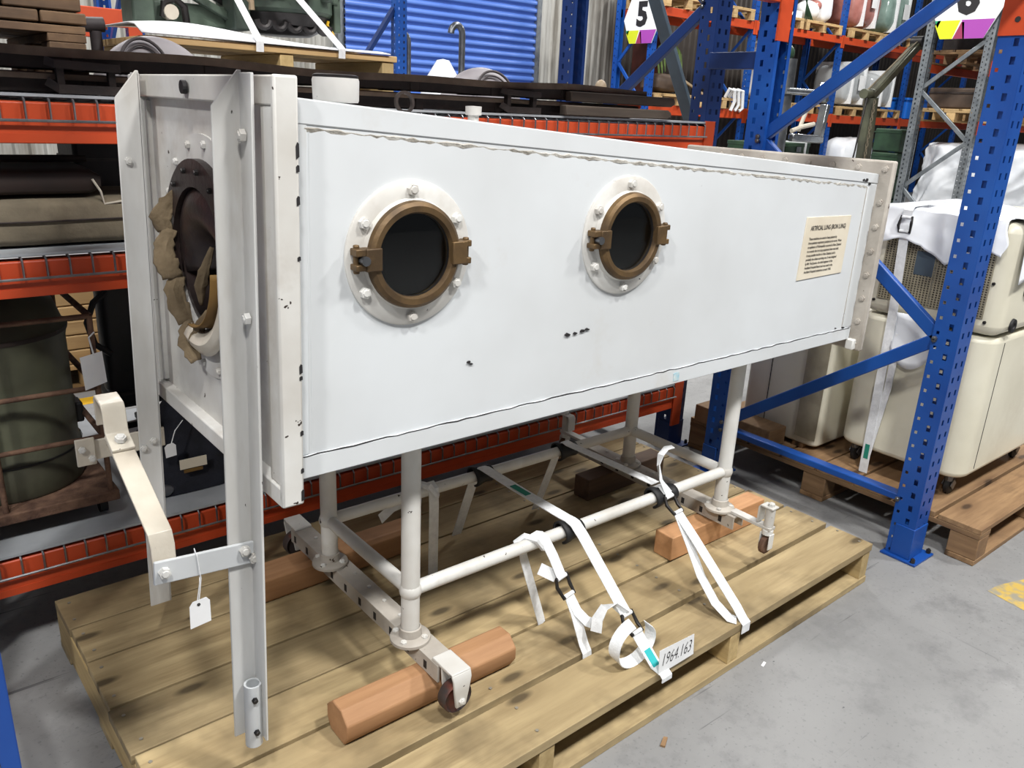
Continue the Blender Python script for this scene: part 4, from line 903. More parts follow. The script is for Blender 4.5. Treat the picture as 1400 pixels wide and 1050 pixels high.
# round-ended wooden arms at the right of the ramps
for k, (x1_, z_, lab) in enumerate(((2.02, ZU+0.048, 'upper brown timber paddle with rounded end, right of the ramps'), (1.97, ZU+0.002, 'lower brown timber paddle with rounded end, right of the ramps'))):
    y_ = 1.04
    pts = [(x1_-0.55, z_), (x1_-0.02, z_), (x1_-0.004, z_+0.008), (x1_, z_+0.017), (x1_-0.004, z_+0.026), (x1_-0.02, z_+0.034), (x1_-0.55, z_+0.034)]
    t = MB().prism(pts, lambda u, v, h: V((u+0.02, h, v)), y_-0.10-0.03*k, y_-0.066-0.03*k); solo(t, 'timber_paddle', BROWNW, lab, 'timber', 'timber paddles by the ramps', bevel=0.004)
# stacked pallets at the upper left
pallet('grimy pallet at the upper left corner behind the ramps', -0.49, 0.025, 1.22, 1.80, ZU, 0.165, 'x', GRIMY, GRIMYY, nb=4)
for i, (a, b, z0, h) in enumerate(((-0.49, -0.08, ZU+0.168, .028), (-0.075, 0.03, ZU+0.168, .028), (-0.49, -0.16, ZU+0.199, .05), (-0.155, 0.02, ZU+0.199, .06), (-0.49, 0.00, ZU+0.262, .06))):
    solo(MB().box(a, b, 1.22, 1.70, z0, z0+h), 'timber_offcut', GRIMY, ['thin board lying on the grimy pallet at upper left', 'short end board on the grimy pallet at upper left', 'thick timber plank on the boards at upper left', 'square timber block on the boards at upper left', 'topmost timber slab at the upper left corner'][i], 'timber', 'timbers stacked at the upper left', bevel=0.004)
# grey domes with dark rims
def dome(label, c, r, ring):
    t = thing('grey_dome', label, 'dome', c, 'grey domes on the upper shelf')
    m = MB(); n = 40
    def q(u, v):
        a = math.pi*u; b = 0.5*math.pi*v
        return V((c[0]-r[0]*math.cos(a)*math.cos(b), c[1]-r[1]*math.sin(b)+r[1]*0.5, c[2]+r[2]*max(0.0, math.sin(a))**1.25*math.cos(b)))
    m.grid(q, 30, 10)
    def q2(u, v):
        p = q(u, 0); return V((p.x, p.y+0.02*v, p.z*(1-v)+c[2]*v))
    m.grid(q2, 30, 1); m.build('shell', GREYF, t, smooth=True)
    for k, w_ in ((1.0, 0.0045), (0.82, 0.003)):
        MB().tube([(ring[0]+ring[3]*k*math.cos(a*math.pi/20), ring[1]-0.010*k-0.016*math.sin(a*math.pi/20)*0.0+0.03*math.sin(a*math.pi/20), ring[2]+ring[4]*k*math.sin(a*math.pi/20)) for a in range(21)], w_, 8).build('dark_rim', RUBBER, t, smooth=True)
dome('grey dome with dark rim behind the ramps at the left', (0.205, 1.252, ZU+0.002), (0.175, 0.04, 0.158), (0.165, 1.222, ZU+0.055, 0.068, 0.095))
dome('grey dome with dark rim behind the ramps near the tall pipe', (1.36, 1.262, ZU+0.002), (0.20, 0.05, 0.150), (1.375, 1.225, ZU+0.055, 0.085, 0.085))
pr_ = MB().cyl((0.04, 1.70, 1.625), (0.19, 1.70, 1.635), 0.022, None, 14); pr_.cyl((0.07, 1.70, ZU), (0.07, 1.70, 1.61), 0.018, None, 10).cyl((0.165, 1.70, ZU), (0.165, 1.70, 1.615), 0.018, None, 10)
solo(pr_, 'dark_pipe', RUBBER, 'dark pipe on two short posts left of the white sheet', 'pipe', smooth=True)
# pine pallet with foam sheet and the green engine
ep = thing('pine_pallet', 'new pine pallet under the green engine on the upper shelf', 'pallet', (0.62, 1.55, ZU))
for x in (0.215, 0.60, 0.965): MB().box(x, x+0.045, 1.325, 1.83, ZU+0.001, ZU+0.145).build('stringer', PINEY, ep, bevel=0.003)
for k in range(5): MB().box(0.20, 1.02, 1.32+k*0.105, 1.415+k*0.105, ZU+0.1455, ZU+0.165).build('deck_board', PALL, ep, bevel=0.002)
def foam(u, v):
    return V((0.190+0.80*u, 1.312+0.50*v, ZU+0.1685+(0.034*math.exp(-((u-0.20)/0.32)**2)+0.010)*min(1, 6*v+0.05)+0.003*math.sin(14*u)*v))
solo(MB().grid(foam, 24, 8), 'foam_sheet', FOAM, 'white foam sheet on the pine pallet under the engine', 'foam sheet', solid=0.004, smooth=True)
def engine():
    t = thing('engine', 'green engine strapped on the pine pallet at the top', 'engine', (0.62, 1.58, ZU+0.214))
    z = ZU+0.214
    MB().lathe((0.74, 1.60, z), (0, 0, 1), [(0.001, 0.03), (0.10, 0.03), (0.15, 0.06), (0.165, 0.075), (0.165, 0.25), (0.12, 0.27), (0.001, 0.27)], 22).build('crankcase', ENGG, t, smooth=True)
    MB().lathe((0.74, 1.60, z), (0, 0, 1), [(0.001, 0.002), (0.09, 0.002), (0.14, 0.028), (0.155, 0.062), (0.001, 0.062)], 22).build('sump', DSTEEL, t, smooth=True)
    for k in range(7):
        a = math.radians(180+k*30); c = V((0.74+0.166*math.cos(a), 1.60+0.166*math.sin(a), z+0.15)); d = V((math.cos(a), math.sin(a), 0))
        MB().bar(c-d*.005, c+d*.02, 0.045, 0.085).build('inspection_cover', ENGG, t, bevel=0.006)
        MB().bar(c+d*.014+V((0, 0, -.02)), c+d*.024+V((0, 0, -.02)), 0.030, 0.014).build('cover_slot', DSTEEL, t)
    for k in range(5):
        MB().tube([(0.61+k*0.055+0.022*math.cos(b*0.45), 1.462+0.004*k, z+0.034-0.022*math.sin(b*0.45)) for b in range(8)], 0.010, 8).build('hose', DSTEEL, t, smooth=True)
    MB().box(0.28, 0.56, 1.58, 1.66, z+0.0, z+0.07).build('mount_rail', ENGG, t, bevel=0.008)
    MB().bar((0.25, 1.55, z+0.17), (0.58, 1.57, z+0.02), 0.03, 0.022).build('strut', ENGG, t, bevel=0.004); MB().bar((0.30, 1.62, z+0.20), (0.60, 1.60, z+0.05), 0.02, 0.016).build('strut', DSTEEL, t, bevel=0.003)
    MB().box(0.53, 0.585, 1.50, 1.66, z+0.0, z+0.26).build('bracket', ENGG, t, bevel=0.006)
    MB().box(0.235, 0.30, 1.54, 1.66, z-0.002, z+0.22).build('bracket', ENGG, t, bevel=0.006)
    MB().tube([(0.33, 1.56, z+0.02), (0.335, 1.558, z+0.06), (0.365, 1.556, z+0.075), (0.395, 1.558, z+0.055), (0.40, 1.56, z+0.0)], 0.012, 8).build('pipe_bend', DSTEEL, t, smooth=True)
    MB().cyl((0.35, 1.54, z+0.035), (0.35, 1.60, z+0.035), 0.022, None, 14).build('pulley', CREAMP, t, smooth=True)
    MB().box(0.88, 0.905, 1.50, 1.60, z+0.02, z+0.24).build('side_plate', ENGG, t, bevel=0.004)
    MB().tube([(0.525, 1.49, z+0.13), (0.545, 1.475, z+0.115), (0.575, 1.468, z+0.085), (0.575, 1.468, z+0.06)], 0.010, 7).build('tan_hose', BEIGE, t, smooth=True)
    MB().tube([(0.50, 1.45, z+0.24), (0.55, 1.44, z+0.225), (0.90, 1.44, z+0.25)], 0.010, 7).build('oil_pipe', DSTEEL, t, smooth=True)
    MB().tube([(0.86+0.012*math.cos(k), 1.49, z+0.005+0.012*k) for k in range(5)], 0.005, 6).build('chain', YLINE, t)
    return t
engine()
for k, (pts, lab) in enumerate((([(0.48, 1.50, 1.84), (0.495, 1.40, 1.74), (0.525, 1.325, 1.625), (0.530, 1.308, 1.605), (0.530, 1.311, 1.575)], 'white strap over the left of the foam sheet, from the engine to the pallet'),
                                ([(0.64, 1.44, 1.83), (0.70, 1.40, 1.75), (0.800, 1.325, 1.618), (0.806, 1.308, 1.603), (0.806, 1.311, 1.575)], 'white strap over the right of the foam sheet, from the engine to the pallet'))):
    solo(MB().ribbon(pts, 0.024, 0.002, XW), 'pallet_strap', WEB, lab, 'strap', 'straps holding the engine')
solo(MB().ball((1.885, 1.20, ZU+0.108), (0.024, 0.024, 0.032), 16, 10).lathe((1.885, 1.20, ZU+0.002), (0, 0, 1), [(0.001, 0), (0.030, 0), (0.026, 0.02), (0.013, 0.05), (0.013, 0.085), (0.001, 0.086)], 16), 'wooden_finial', BEIGE, 'round beige wooden finial on a turned post above the ramps', 'finial', smooth=True)
# middle shelf, left
def cushion(x0, x1, y0, y1, z0, z1, r=0.03):
    m = MB(); n = 22
    def q(u, v):
        a = 2*math.pi*v; k = 0.32
        sx = math.copysign(abs(math.cos(a))**k, math.cos(a)); sz = math.copysign(abs(math.sin(a))**k, math.sin(a)); e = min(1, 9*min(u, 1-u)+0.55)
        return V((x0+(x1-x0)*u, (y0+y1)/2+(y1-y0)/2*sx*(0.96+0.04*e), (z0+z1)/2+(z1-z0)/2*sz*e*(1+0.012*math.sin(17*u))))
    m.grid(q, n, 28)
    return m
ck = thing('canvas_bale', 'khaki canvas bale lying on the middle shelf at the left', 'bale', (-0.2, 1.15, ZM)); cushion(-0.47, 0.13, 0.985, 1.30, ZM+0.001, ZM+0.117).build('canvas', KHAKI, ck, smooth=True)
MB().tube([(-0.47, 0.982, ZM+0.066), (-0.2, 0.980, ZM+0.064), (0.13, 0.982, ZM+0.066)], 0.0022, 6).build('seam', DARKB, ck)
dk = thing('hide_roll', 'dark brown padded hide on top of the khaki bale', 'padded hide', (-0.25, 1.12, ZM+0.118)); cushion(-0.47, -0.03, 1.0, 1.25, ZM+0.1215, ZM+0.186).build('hide', DARKBR, dk, smooth=True)
MB().tube([(-0.05, 1.0, ZM+0.16), (-0.035, 0.992, ZM+0.13), (-0.03, 0.99, ZM+0.10), (0.02, 0.985, ZM+0.108)], 0.003, 6).build('cord', CREAMP, dk)
solo(MB().cyl((-0.46, 1.18, ZM+0.196), (-0.02, 1.18, ZM+0.196), 0.0095, None, 12), 'thin_rod', DARKB, 'thin dark rod resting on the brown padded hide', 'rod', smooth=True)
bb = thing('black_case', 'black case standing at the end of the khaki bale on the middle shelf', 'case', (0.06, 1.36, ZM)); MB().box(-0.02, 0.30, 1.315, 1.52, ZM+0.001, ZM+0.24).build('body', BLACKL, bb, bevel=0.012)
MB().box(-0.022, 0.302, 1.313, 1.522, ZM+0.178, ZM+0.186).build('lid_edge', DSTEEL, bb); MB().tube([(0.10, 1.40, ZM+0.24), (0.11, 1.40, ZM+0.262), (0.17, 1.40, ZM+0.262), (0.18, 1.40, ZM+0.24)], 0.006, 7).build('handle', DSTEEL, bb)
# lowest shelf: drum on a rusty trolley
tr = thing('drum_trolley', 'rusty pipe trolley with a timber bed on the lowest shelf', 'trolley', (-0.25, 1.14, ZL))
MB().box(-0.47, -0.075, 0.985, 1.50, ZL+0.055, ZL+0.085).build('timber_bed', RUST, tr, bevel=0.004)
for x, y in ((-0.40, 1.03), (-0.11, 1.05), (-0.40, 1.42), (-0.11, 1.42)): MB().lathe((x, y, ZL+0.0275), (1, 0, 0), [(0.001, -.01), (.026, -.01), (.026, .01), (.001, .01)], 18).build('wheel', BLACK, tr, smooth=True)
for y in (1.0, 1.46):
    for x in (-0.345, -0.095): MB().cyl((x, y, ZL+0.085), (x, y, 0.895), 0.0075, None, 10).build('post', RUST, tr, smooth=True)
for z in (0.560, 0.700, 0.893):
    for y in (1.0, 1.46): MB().cyl((-0.47, y, z), (-0.095, y, z), 0.0068, None, 10).build('side_rail', RUST, tr, smooth=True)
    MB().cyl((-0.095, 1.0, z), (-0.095, 1.46, z), 0.0085, None, 10).build('cross_rail', RUST, tr, smooth=True)
dm = thing('steel_drum', 'olive brown steel drum standing in the rusty trolley', 'drum', (-0.30, 1.23, ZL+0.087))
MB().lathe((-0.302, 1.23, ZL+0.0865), (0, 0, 1), [(0.001, 0), (0.188, 0), (0.192, 0.008), (0.192, 0.10), (0.186, 0.11), (0.186, 0.40), (0.192, 0.425), (0.192, 0.435), (0.183, 0.445), (0.166, 0.50), (0.110, 0.545), (0.05, 0.56), (0.001, 0.562)], 40).build('shell', OLIVE, dm, smooth=True)
MB().lathe((-0.302, 1.23, ZL+0.0865), (0, 0, 1), [(0.1935, 0.095), (0.1945, 0.098), (0.1935, 0.101)], 40).build('cable_band', BLACK, dm, smooth=True)
MB().lathe((-0.302, 1.23, ZL+0.0865), (0, 0, 1), [(0.193, 0.424), (0.1945, 0.430), (0.193, 0.436)], 40).build('rim_band', DARKB, dm, smooth=True)
MB().box(-0.125, -0.098, 1.20, 1.26, ZL+0.22, ZL+0.28).build('tap', BLACK, dm, bevel=0.006)
tgm = thing('paper_label', 'white paper label tied to the rusty trolley post', 'label', (-0.09, 0.985, 0.70))
MB().prism([(-0.128, 0.70), (-0.074, 0.715), (-0.078, 0.80), (-0.132, 0.79)], lambda u, v, h: V((u, h, v)), 0.984, 0.9848).build('sheet', PAPER, tgm); MB().tube([(-0.098, 0.985, 0.79), (-0.105, 0.985, 0.84), (-0.09, 0.989, 0.852)], 0.0022, 5).build('string', PAPER, tgm)
# black leather chair at the back of the lowest shelf
ch = thing('leather_chair', 'black leather chair behind the rusty trolley on the lowest shelf', 'chair', (0.13, 1.5, ZL))
MB().rbox(0.02, 0.30, 1.42, 1.50, 0.52, 0.93, 0.03).build('backrest', BLACKL, ch, bevel=0.02); MB().rbox(0.02, 0.32, 1.42, 1.76, 0.47, 0.53, 0.03).build('seat', BLACKL, ch, bevel=0.015)
MB().tube([(0.045, 1.42, 0.86), (0.005, 1.415, 0.83), (-0.02, 1.412, 0.77), (-0.005, 1.412, 0.70), (0.04, 1.42, 0.66)], 0.010, 8).build('arm_loop', BLACK, ch, smooth=True)
MB().cyl((0.17, 1.58, ZL+0.02), (0.17, 1.58, 0.47), 0.02, None, 12).build('stem', BLACK, ch, smooth=True)
for a in range(5): MB().bar((0.17, 1.58, ZL+0.04), (0.17+0.15*math.cos(a*1.2566+.3), 1.58+0.15*math.sin(a*1.2566+.3), ZL+0.013), 0.022, 0.022).build('foot', BLACK, ch, bevel=0.004)
# navy bag
bgx = thing('canvas_bag', 'navy canvas bag with paper tag on the lowest shelf', 'bag', (0.16, 1.10, ZL))
def bagf(u, v):
    a = 2*math.pi*u; zz = ZL+0.002+0.30*v; k = (1-0.72*v**1.6); sx = math.copysign(abs(math.cos(a))**0.55, math.cos(a)); sy = math.copysign(abs(math.sin(a))**0.55, math.sin(a))
    return V((0.165+0.155*sx*k+0.01*math.sin(5*v+a), 1.13+0.10*sy*k, zz))
bgm = MB().grid(bagf, 32, 12); bgm.build('body', NAVYBAG, bgx, smooth=True); MB().ball((0.165, 1.13, ZL+0.30), (0.05, 0.032, 0.02), 14, 8).build('gathered_top', NAVYBAG, bgx, smooth=True)
MB().box(0.10, 0.178, 1.0185, 1.0215, ZL+0.085, ZL+0.115).build('cream_patch', CARDC, bgx); MB().box(0.11, 0.165, 1.019, 1.0215, ZL+0.072, ZL+0.082).build('stitched_word', OCHRE, bgx)
MB().prism([(0.062, ZL+0.135), (0.092, ZL+0.138), (0.092, ZL+0.170), (0.084, ZL+0.178), (0.068, ZL+0.176), (0.060, ZL+0.168)], lambda u, v, h: V((u, h, v)), 1.012, 1.0126).build('paper_tag', PAPER, bgx)
MB().tube([(0.078, 1.012, ZL+0.172), (0.095, 1.02, ZL+0.21), (0.125, 1.04, ZL+0.23)], 0.0014, 5).build('tag_string', PAPER, bgx)
MB().tube([(0.05, 1.05, ZL+0.02), (0.02, 1.03, ZL+0.15), (0.06, 1.05, ZL+0.27)], 0.010, 7).build('shoulder_strap', BLACK, bgx, smooth=True)
MB().ball((0.058, 1.045, ZL+0.022), (0.03, 0.022, 0.02), 12, 8).build('metal_corner', STEEL, bgx, smooth=True)
# floor goods beyond the shelves, seen under the middle shelf at the left
pallet('pale pallet on the floor beyond the shelves at the left', -0.35, 0.95, 3.05, 4.1, 0.0, 0.14, 'x', PALL, PALL, nb=6, group='pallets on the floor')
for k in range(5): solo(MB().box(-0.30, 0.90, 3.08+0.01*k, 3.9, 0.142+k*0.072, 0.208+k*0.072), 'timber_beam', PALL, ['lowest', 'second', 'third', 'fourth', 'topmost'][k]+' pale timber in the stack behind the drum', 'timber', 'pale timbers behind the drum', bevel=0.004)
def lumpy(c, r, seed, amp=0.08, nu=28, nv=18, k=0.6):
    rr = random.Random(seed); ph = [rr.uniform(0, 6.28) for _ in range(8)]
    def f(q):
        return 1+amp*(math.sin(5*q.x+ph[0])*math.sin(4*q.y+ph[1])+0.6*math.sin(9*q.z+ph[2]+3*q.x)+0.5*math.sin(13*q.y+ph[3]))
    m = MB(); c = V(c); rx, ry, rz = r
    for j in range(nv+1):
        pz = math.pi*j/nv
        for i in range(nu):
            th = 2*math.pi*i/nu
            e = lambda a: math.copysign(abs(a)**k, a)
            q = V((e(math.sin(pz))*e(math.cos(th)), e(math.sin(pz))*e(math.sin(th)), e(math.cos(pz))))
            g = f(q); m.v.append(c+V((q.x*rx, q.y*ry, q.z*rz))*g)
    m.f = [(j*nu+i, (j+1)*nu+i, (j+1)*nu+(i+1) % nu, j*nu+(i+1) % nu) for j in range(nv) for i in range(nu)]
    return m
solo(lumpy((0.35, 3.55, 0.69), (0.55, 0.40, 0.16), 3, 0.04), 'wrapped_bundle', PLASTIC, 'silvery plastic-wrapped bundle on the timber stack behind the drum', 'bundle', smooth=True)
# leaning bar and things by the roller door
solo(MB().bar((2.36, 1.62, 2.36), (3.90, 1.62, 0.02), 0.02, 0.075, (0, 1, 0)), 'steel_bar', SLATE, 'long slate grey steel bar leaning on the navy rack', 'steel bar', bevel=0.003)
for k, (x, y, z1_, r, lab) in enumerate(((3.925, 5.0, 2.03, 0.028, 'tall grey pipe with a bent top in front of the roller door'), (3.50, 5.2, 1.94, 0.024, 'shorter grey bent pipe behind the far blue frame by the door'))):
    pts = [(x, y, 0.001), (x, y, 0.6), (x, y, 1.2), (x, y, z1_)]+[(x-0.06+0.06*math.cos(a*math.pi/8), y, z1_+0.07*math.sin(a*math.pi/8)) for a in range(1, 9)]
    solo(MB().tube(pts, r, 14), 'bent_pipe', STEEL, lab, 'pipe', 'bent pipes by the roller door', smooth=True)
solo(MB().lathe((3.42, 4.55, 0.001), (0, 0, 1), [(0.001, 0), (0.36, 0), (0.34, 0.7), (0.26, 1.25), (0.15, 1.62), (0.05, 1.78), (0.001, 1.79)], 24), 'covered_object', PLASTIC, 'white plastic cover rising to a point beside the far blue frame', 'covered object', smooth=True)

# ================================================================== CREAM CABINETS AT THE RIGHT
pallet('worn brown pallet under the cream cabinets at the right', 2.33, 3.45, -0.375, 0.90, 0.0, 0.142, 'x', PALW, PALY, nb=8, group='pallets on the floor')
def cabinet(name, label, x0, x1, y0, y1, z0, z1, r=0.07, edge=0.02):
    t = thing(name, label, 'cabinet', ((x0+x1)/2, (y0+y1)/2, z0), 'cream machine cabinets')
    MB().rbox(x0, x1, y0, y1, z0, z1, r, 7).build('housing', CREAM, t, bevel=edge, seg=4)
    return t
lc_ = cabinet('machine_cabinet', 'lower cream cabinet on casters on the worn brown pallet', 2.452, 3.22, -0.225, 0.262, 0.232, 0.768)
for y in (-0.10, 0.14): MB().box(2.4505, 2.4525, y, y+0.0022, 0.26, 0.745).build('panel_seam', INK, lc_)
MB().box(2.56, 2.5622, -0.2265, -0.2245, 0.26, 0.745).build('panel_seam', INK, lc_)
for x, y in ((2.52, -0.165), (3.13, -0.165), (2.52, 0.21), (3.13, 0.21)):
    c = MB().cyl((x, y, 0.200), (x, y, 0.234), 0.014, None, 10).bar((x-0.002, y-0.016, 0.195), (x+0.022, y-0.016, 0.176), 0.004, 0.03).bar((x-0.002, y+0.016, 0.195), (x+0.022, y+0.016, 0.176), 0.004, 0.03).build('caster_fork', STEEL, lc_)
    MB().lathe((x+0.016, y, 0.1785), (0, 1, 0), [(0.001, -.011), (.028, -.011), (.035, -.007), (.035, .007), (.028, .011), (.001, .011)], 20).build('caster_wheel', BLACK, lc_, smooth=True)
uc = cabinet('machine_cabinet', 'upper cream cabinet with perforated grille, stacked on the lower one', 2.448, 3.20, -0.232, 0.262, 0.776, 1.165, 0.05, 0.035)
for ya, yb in ((0.018, 0.205), (-0.175, 0.014)):
    MB().box(2.4445, 2.4475, ya, yb, 0.835, 1.085).build('grille_panel', GRILLE, uc)
gm = MB()
for k in range(34): gm.bar((2.4435, -0.174+k*0.0114, 0.836), (2.4435, -0.174+k*0.0114, 1.084), 0.002, 0.0045, (0, 1, 0))
for k in range(30): gm.bar((2.4432, -0.175, 0.838+k*0.0085), (2.4432, 0.204, 0.838+k*0.0085), 0.0018, 0.003)
gm = gm.build('grille_mesh', GRILLM, uc); gm['kind'] = 'stuff'
MB().box(2.4415, 2.4430, 0.02, 0.088, 0.945, 1.03).build('rating_plate', SLATE, uc, bevel=0.003)
for y in (-0.185, 0.215):
    for z in (0.825, 0.96, 1.095): inst(bdk, 'screw', (2.4475, y, z), uc, ROT['-x'])
MB().box(2.4405, 2.4425, 0.205, 0.226, 1.085, 1.172).build('black_clip', BLACK, uc, bevel=0.003); MB().box(2.44, 2.445, -0.19, -0.168, 1.085, 1.172).build('black_clip', BLACK, uc, bevel=0.003)
for x, z in ((2.62, 0.93), (2.56, 0.81)): MB().lathe((x, -0.2325, z), (0, -1, 0), [(0.001, 0.004), (0.010, 0.004), (0.012, 0.008), (0.024, 0.008), (0.026, 0)], 18).build('port', BLACK, uc, smooth=True)
cc_ = cabinet('machine_cabinet', 'cream cabinet with a side grille behind the right front leg', 2.45, 3.1, 0.345, 0.72, 0.160, 0.70, 0.03, 0.01)
MB().box(2.4455, 2.4495, 0.35, 0.445, 0.19, 0.66).build('grille_panel', GRILLM, cc_); MB().box(2.4475, 2.4495, 0.60, 0.603, 0.19, 0.68).build('panel_seam', INK, cc_)
for y in (0.40, 0.66): MB().box(2.45, 3.05, y, y+0.05, 0.1425, 0.1605).build('skid', PALW, cc_)
solo(MB().box(2.30, 2.42, 0.47, 0.86, 0.146, 0.225), 'timber_offcut', PALW, 'short timber block on the worn pallet beside the blue frame', 'timber', bevel=0.004)
# plastic sheet over the upper cabinet and strap
def sheet(u, v):
    y = 0.225-0.42*u
    if v < 0.45: x = 2.95-0.53*v/0.45; z = 1.178+0.004*math.sin(17*u)
    else:
        k = (v-0.45)/0.55; drop = 0.112+0.008*math.sin(20*u)+0.075*max(0, 1-abs(u-0.58)/0.20); x = 2.426-0.018*math.sin(6*u+1)*k-0.010*k; z = 1.172-drop*k
        y += 0.012*math.sin(8*k)*k-0.02*k*u
    p = V((x, y, z)); n_ = 0.010*rid(p, 9.0)*min(1, 3*max(0, v-0.4)); return p+V((-n_, 0, 0.004*rid(p, 12)))
solo(MB().grid(sheet, 60, 30), 'plastic_sheet', PLASTIC, 'white plastic sheet draped over the front of the upper cream cabinet', 'plastic sheet', smooth=True, solid=0.0015)
def sheet2(u, v):
    y = -0.195-0.052*u; x = 2.47+0.42*v+0.02*math.sin(9*v); z = 1.172+0.16*(1-v)*(1-u)*0.0+0.0
    if u > 0.25:
        k = (u-0.25)/0.75; z = 1.176-(0.19*(1-v)**0.7+0.02)*k; y = -0.243-0.004*math.sin(11*v)-0.008*k
    else: y = -0.17-0.07*u/0.25; z = 1.180
    return V((x, y, z))
solo(MB().grid(sheet2, 18, 20), 'plastic_sheet', PLASTIC, 'white plastic corner hanging over the right side of the upper cream cabinet', 'plastic sheet', smooth=True, solid=0.0015)
cs = thing('cabinet_strap', 'white strap with buckle down the face of the stacked cream cabinets', 'strap', (2.44, 0.13, 0.145))
MB().ribbon([(2.60, 0.130, 1.190), (2.412, 0.130, 1.184), (2.400, 0.130, 1.170), (2.400, 0.130, 1.14)], 0.034, 0.002, (0, 1, 0)).build('webbing', WEB, cs)
MB().ribbon([(2.400, 0.128, 1.10), (2.410, 0.125, 0.95), (2.426, 0.124, 0.80), (2.43, 0.123, 0.60), (2.43, 0.12, 0.30), (2.43, 0.118, 0.146)], 0.034, 0.002, (0, 1, 0)).build('webbing', WEB, cs)
MB().ribbon([(2.428, 0.085, 0.72), (2.434, 0.090, 0.5), (2.432, 0.112, 0.26), (2.43, 0.117, 0.20)], 0.026, 0.002, (0, 1, 0)).build('tail', WEB, cs)
MB().ribbon([(2.4285, 0.119, 0.265), (2.4285, 0.118, 0.205)], 0.018, 0.001, (0, 1, 0)).build('print_mark', GREENP, cs)
buckle(cs, (2.398, 0.129, 1.12), (0, 0, -1), (0, 1, 0), 0.036)
def hang(u, v): return V((2.424+0.006*math.sin(7*u+3*v), 0.11-0.16*u, 0.80-(0.10+0.10*math.sin(2.4*u+.4))*v))
solo(MB().grid(hang, 14, 8), 'plastic_scrap', PLASTIC, 'loose white plastic scrap hanging on the lower cream cabinet', 'plastic sheet', smooth=True, solid=0.0012)
# big plastic-wrapped load further back
def wrapf(u, v):
    a = 2*math.pi*u; e = lambda t, k: math.copysign(abs(t)**k, t)
    k = 1-0.10*v-0.45*max(0, v-0.88)/0.12
    p = V((10.2+0.92*e(math.cos(a), 0.35)*k, 2.66+0.72*e(math.sin(a), 0.35)*k, 0.150+1.10*min(v, 0.90)/0.90+0.05*max(0, v-0.90)/0.10))
    q = V((p.x, p.y, p.z+0.7*p.y))
    w_ = 0.105*rid(q, 1.35)+0.060*rid(q+V((3, 1, 7)), 3.1)+0.022*rid(q, 6.5)
    d = V((p.x-10.2, p.y-2.66, 0.6*(p.z-0.7))).normalized()
    r_ = p+d*w_*min(1, 5*v+0.2)*min(1.0, 6*(1.03-v)); r_.z = max(r_.z, 0.146); return r_
wl = thing('wrapped_load', 'large load under crumpled white plastic on the floor behind the galvanised frame', 'covered load', (10.2, 2.66, 0.142))
mw = MB().grid(wrapf, 180, 70); mw.add([wrapf(i/90, 1) for i in range(90)], [tuple(range(90))]); mw.build('plastic_cover', PLASTIC, wl, smooth=True)
pallet('pallet under the large plastic-covered load', 9.2, 11.2, 1.95, 3.40, 0.0, 0.142, 'x', PALL, PALL, nb=7, group='pallets on the floor')

# ================================================================== FAR GOODS AT THE UPPER RIGHT
def bundle(name, label, cat, c, r, m, seed, strap=True, amp=0.035, group=None, lab=True):
    t = thing(name, label, cat, (c[0], c[1], c[2]-r[2]), group)
    lumpy(c, r, seed, amp, 24, 14, 0.5).build('wrapped_body', m, t, smooth=True)
    if strap:
        for dx in (-0.45, 0.45):
            MB().box(c[0]+dx*r[0]-0.015, c[0]+dx*r[0]+0.015, c[1]-r[1]*1.10, c[1]+r[1]*1.10, c[2]-r[2]*0.98, c[2]+r[2]*1.10).build('band', WEB, t)
    if lab: MB().box(c[0]-0.02, c[0]+0.15, c[1]-r[1]*1.125, c[1]-r[1]*1.11, c[2]-0.10, c[2]+0.16).build('paper_label', PAPER, t)
    return t
PK = [(11.30, 12.42), (12.50, 13.62), (13.95, 15.05), (15.15, 16.22), (8.98, 10.0), (10.08, 11.05)]
for i, (a, b) in enumerate(PK):
    pallet('far pale pallet on the upper shelf, '+['under the green cords', 'just left of the red bundle', 'under the red wrapped bundle', 'under the green wrapped drum', 'behind the sign numbered five', 'right of the sign numbered five'][i], a, b, Y3-0.05, Y3B+0.05, 2.902, 0.16, 'y', PALL, PALL, nb=6, group='far pallets on the upper shelf')
    pallet('far pale pallet on the middle shelf, '+['behind the blue diagonal brace', 'left of the tall grey wrapped bundles', 'under the tall grey wrapped bundles', 'beside the bright blue bin', 'below the sign numbered five', 'under the coil of white rope'][i], a, b, Y3-0.05, Y3B+0.05, 1.587, 0.16, 'y', PALL, PALL, nb=6, group='far pallets on the middle shelf')
bundle('wrapped_bundle', 'red bundle wrapped in clear film on the far upper shelf', 'bundle', (14.48, 7.55, 3.535), (0.48, 0.36, 0.43), REDW, 5, group='far wrapped bundles')
bundle('wrapped_bundle', 'green drum wrapped in clear film on the far upper shelf', 'bundle', (15.66, 7.55, 3.455), (0.48, 0.36, 0.35), GRNW, 9, group='far wrapped bundles')
bundle('wrapped_bundle', 'white wrapped bundle peeking out left of the red one', 'bundle', (13.42, 7.60, 3.37), (0.19, 0.24, 0.27), PLASTIC, 12, False, lab=False, group='far wrapped bundles')
bundle('wrapped_bundle', 'tall grey film-wrapped bundle with label on the far middle shelf', 'bundle', (14.50, 7.55, 2.14), (0.46, 0.36, 0.35), WRAP, 15, group='far wrapped bundles')
bundle('wrapped_bundle', 'grey film-wrapped bundle behind the olive crane column', 'bundle', (15.60, 7.55, 2.095), (0.44, 0.36, 0.31), WRAP, 18, group='far wrapped bundles', lab=False)
bundle('wrapped_bundle', 'pale wrapped bundle low on the far floor behind the crane', 'bundle', (14.55, 7.2, 0.62), (0.58, 0.35, 0.58), PLASTIC, 21, False, group='far wrapped bundles')
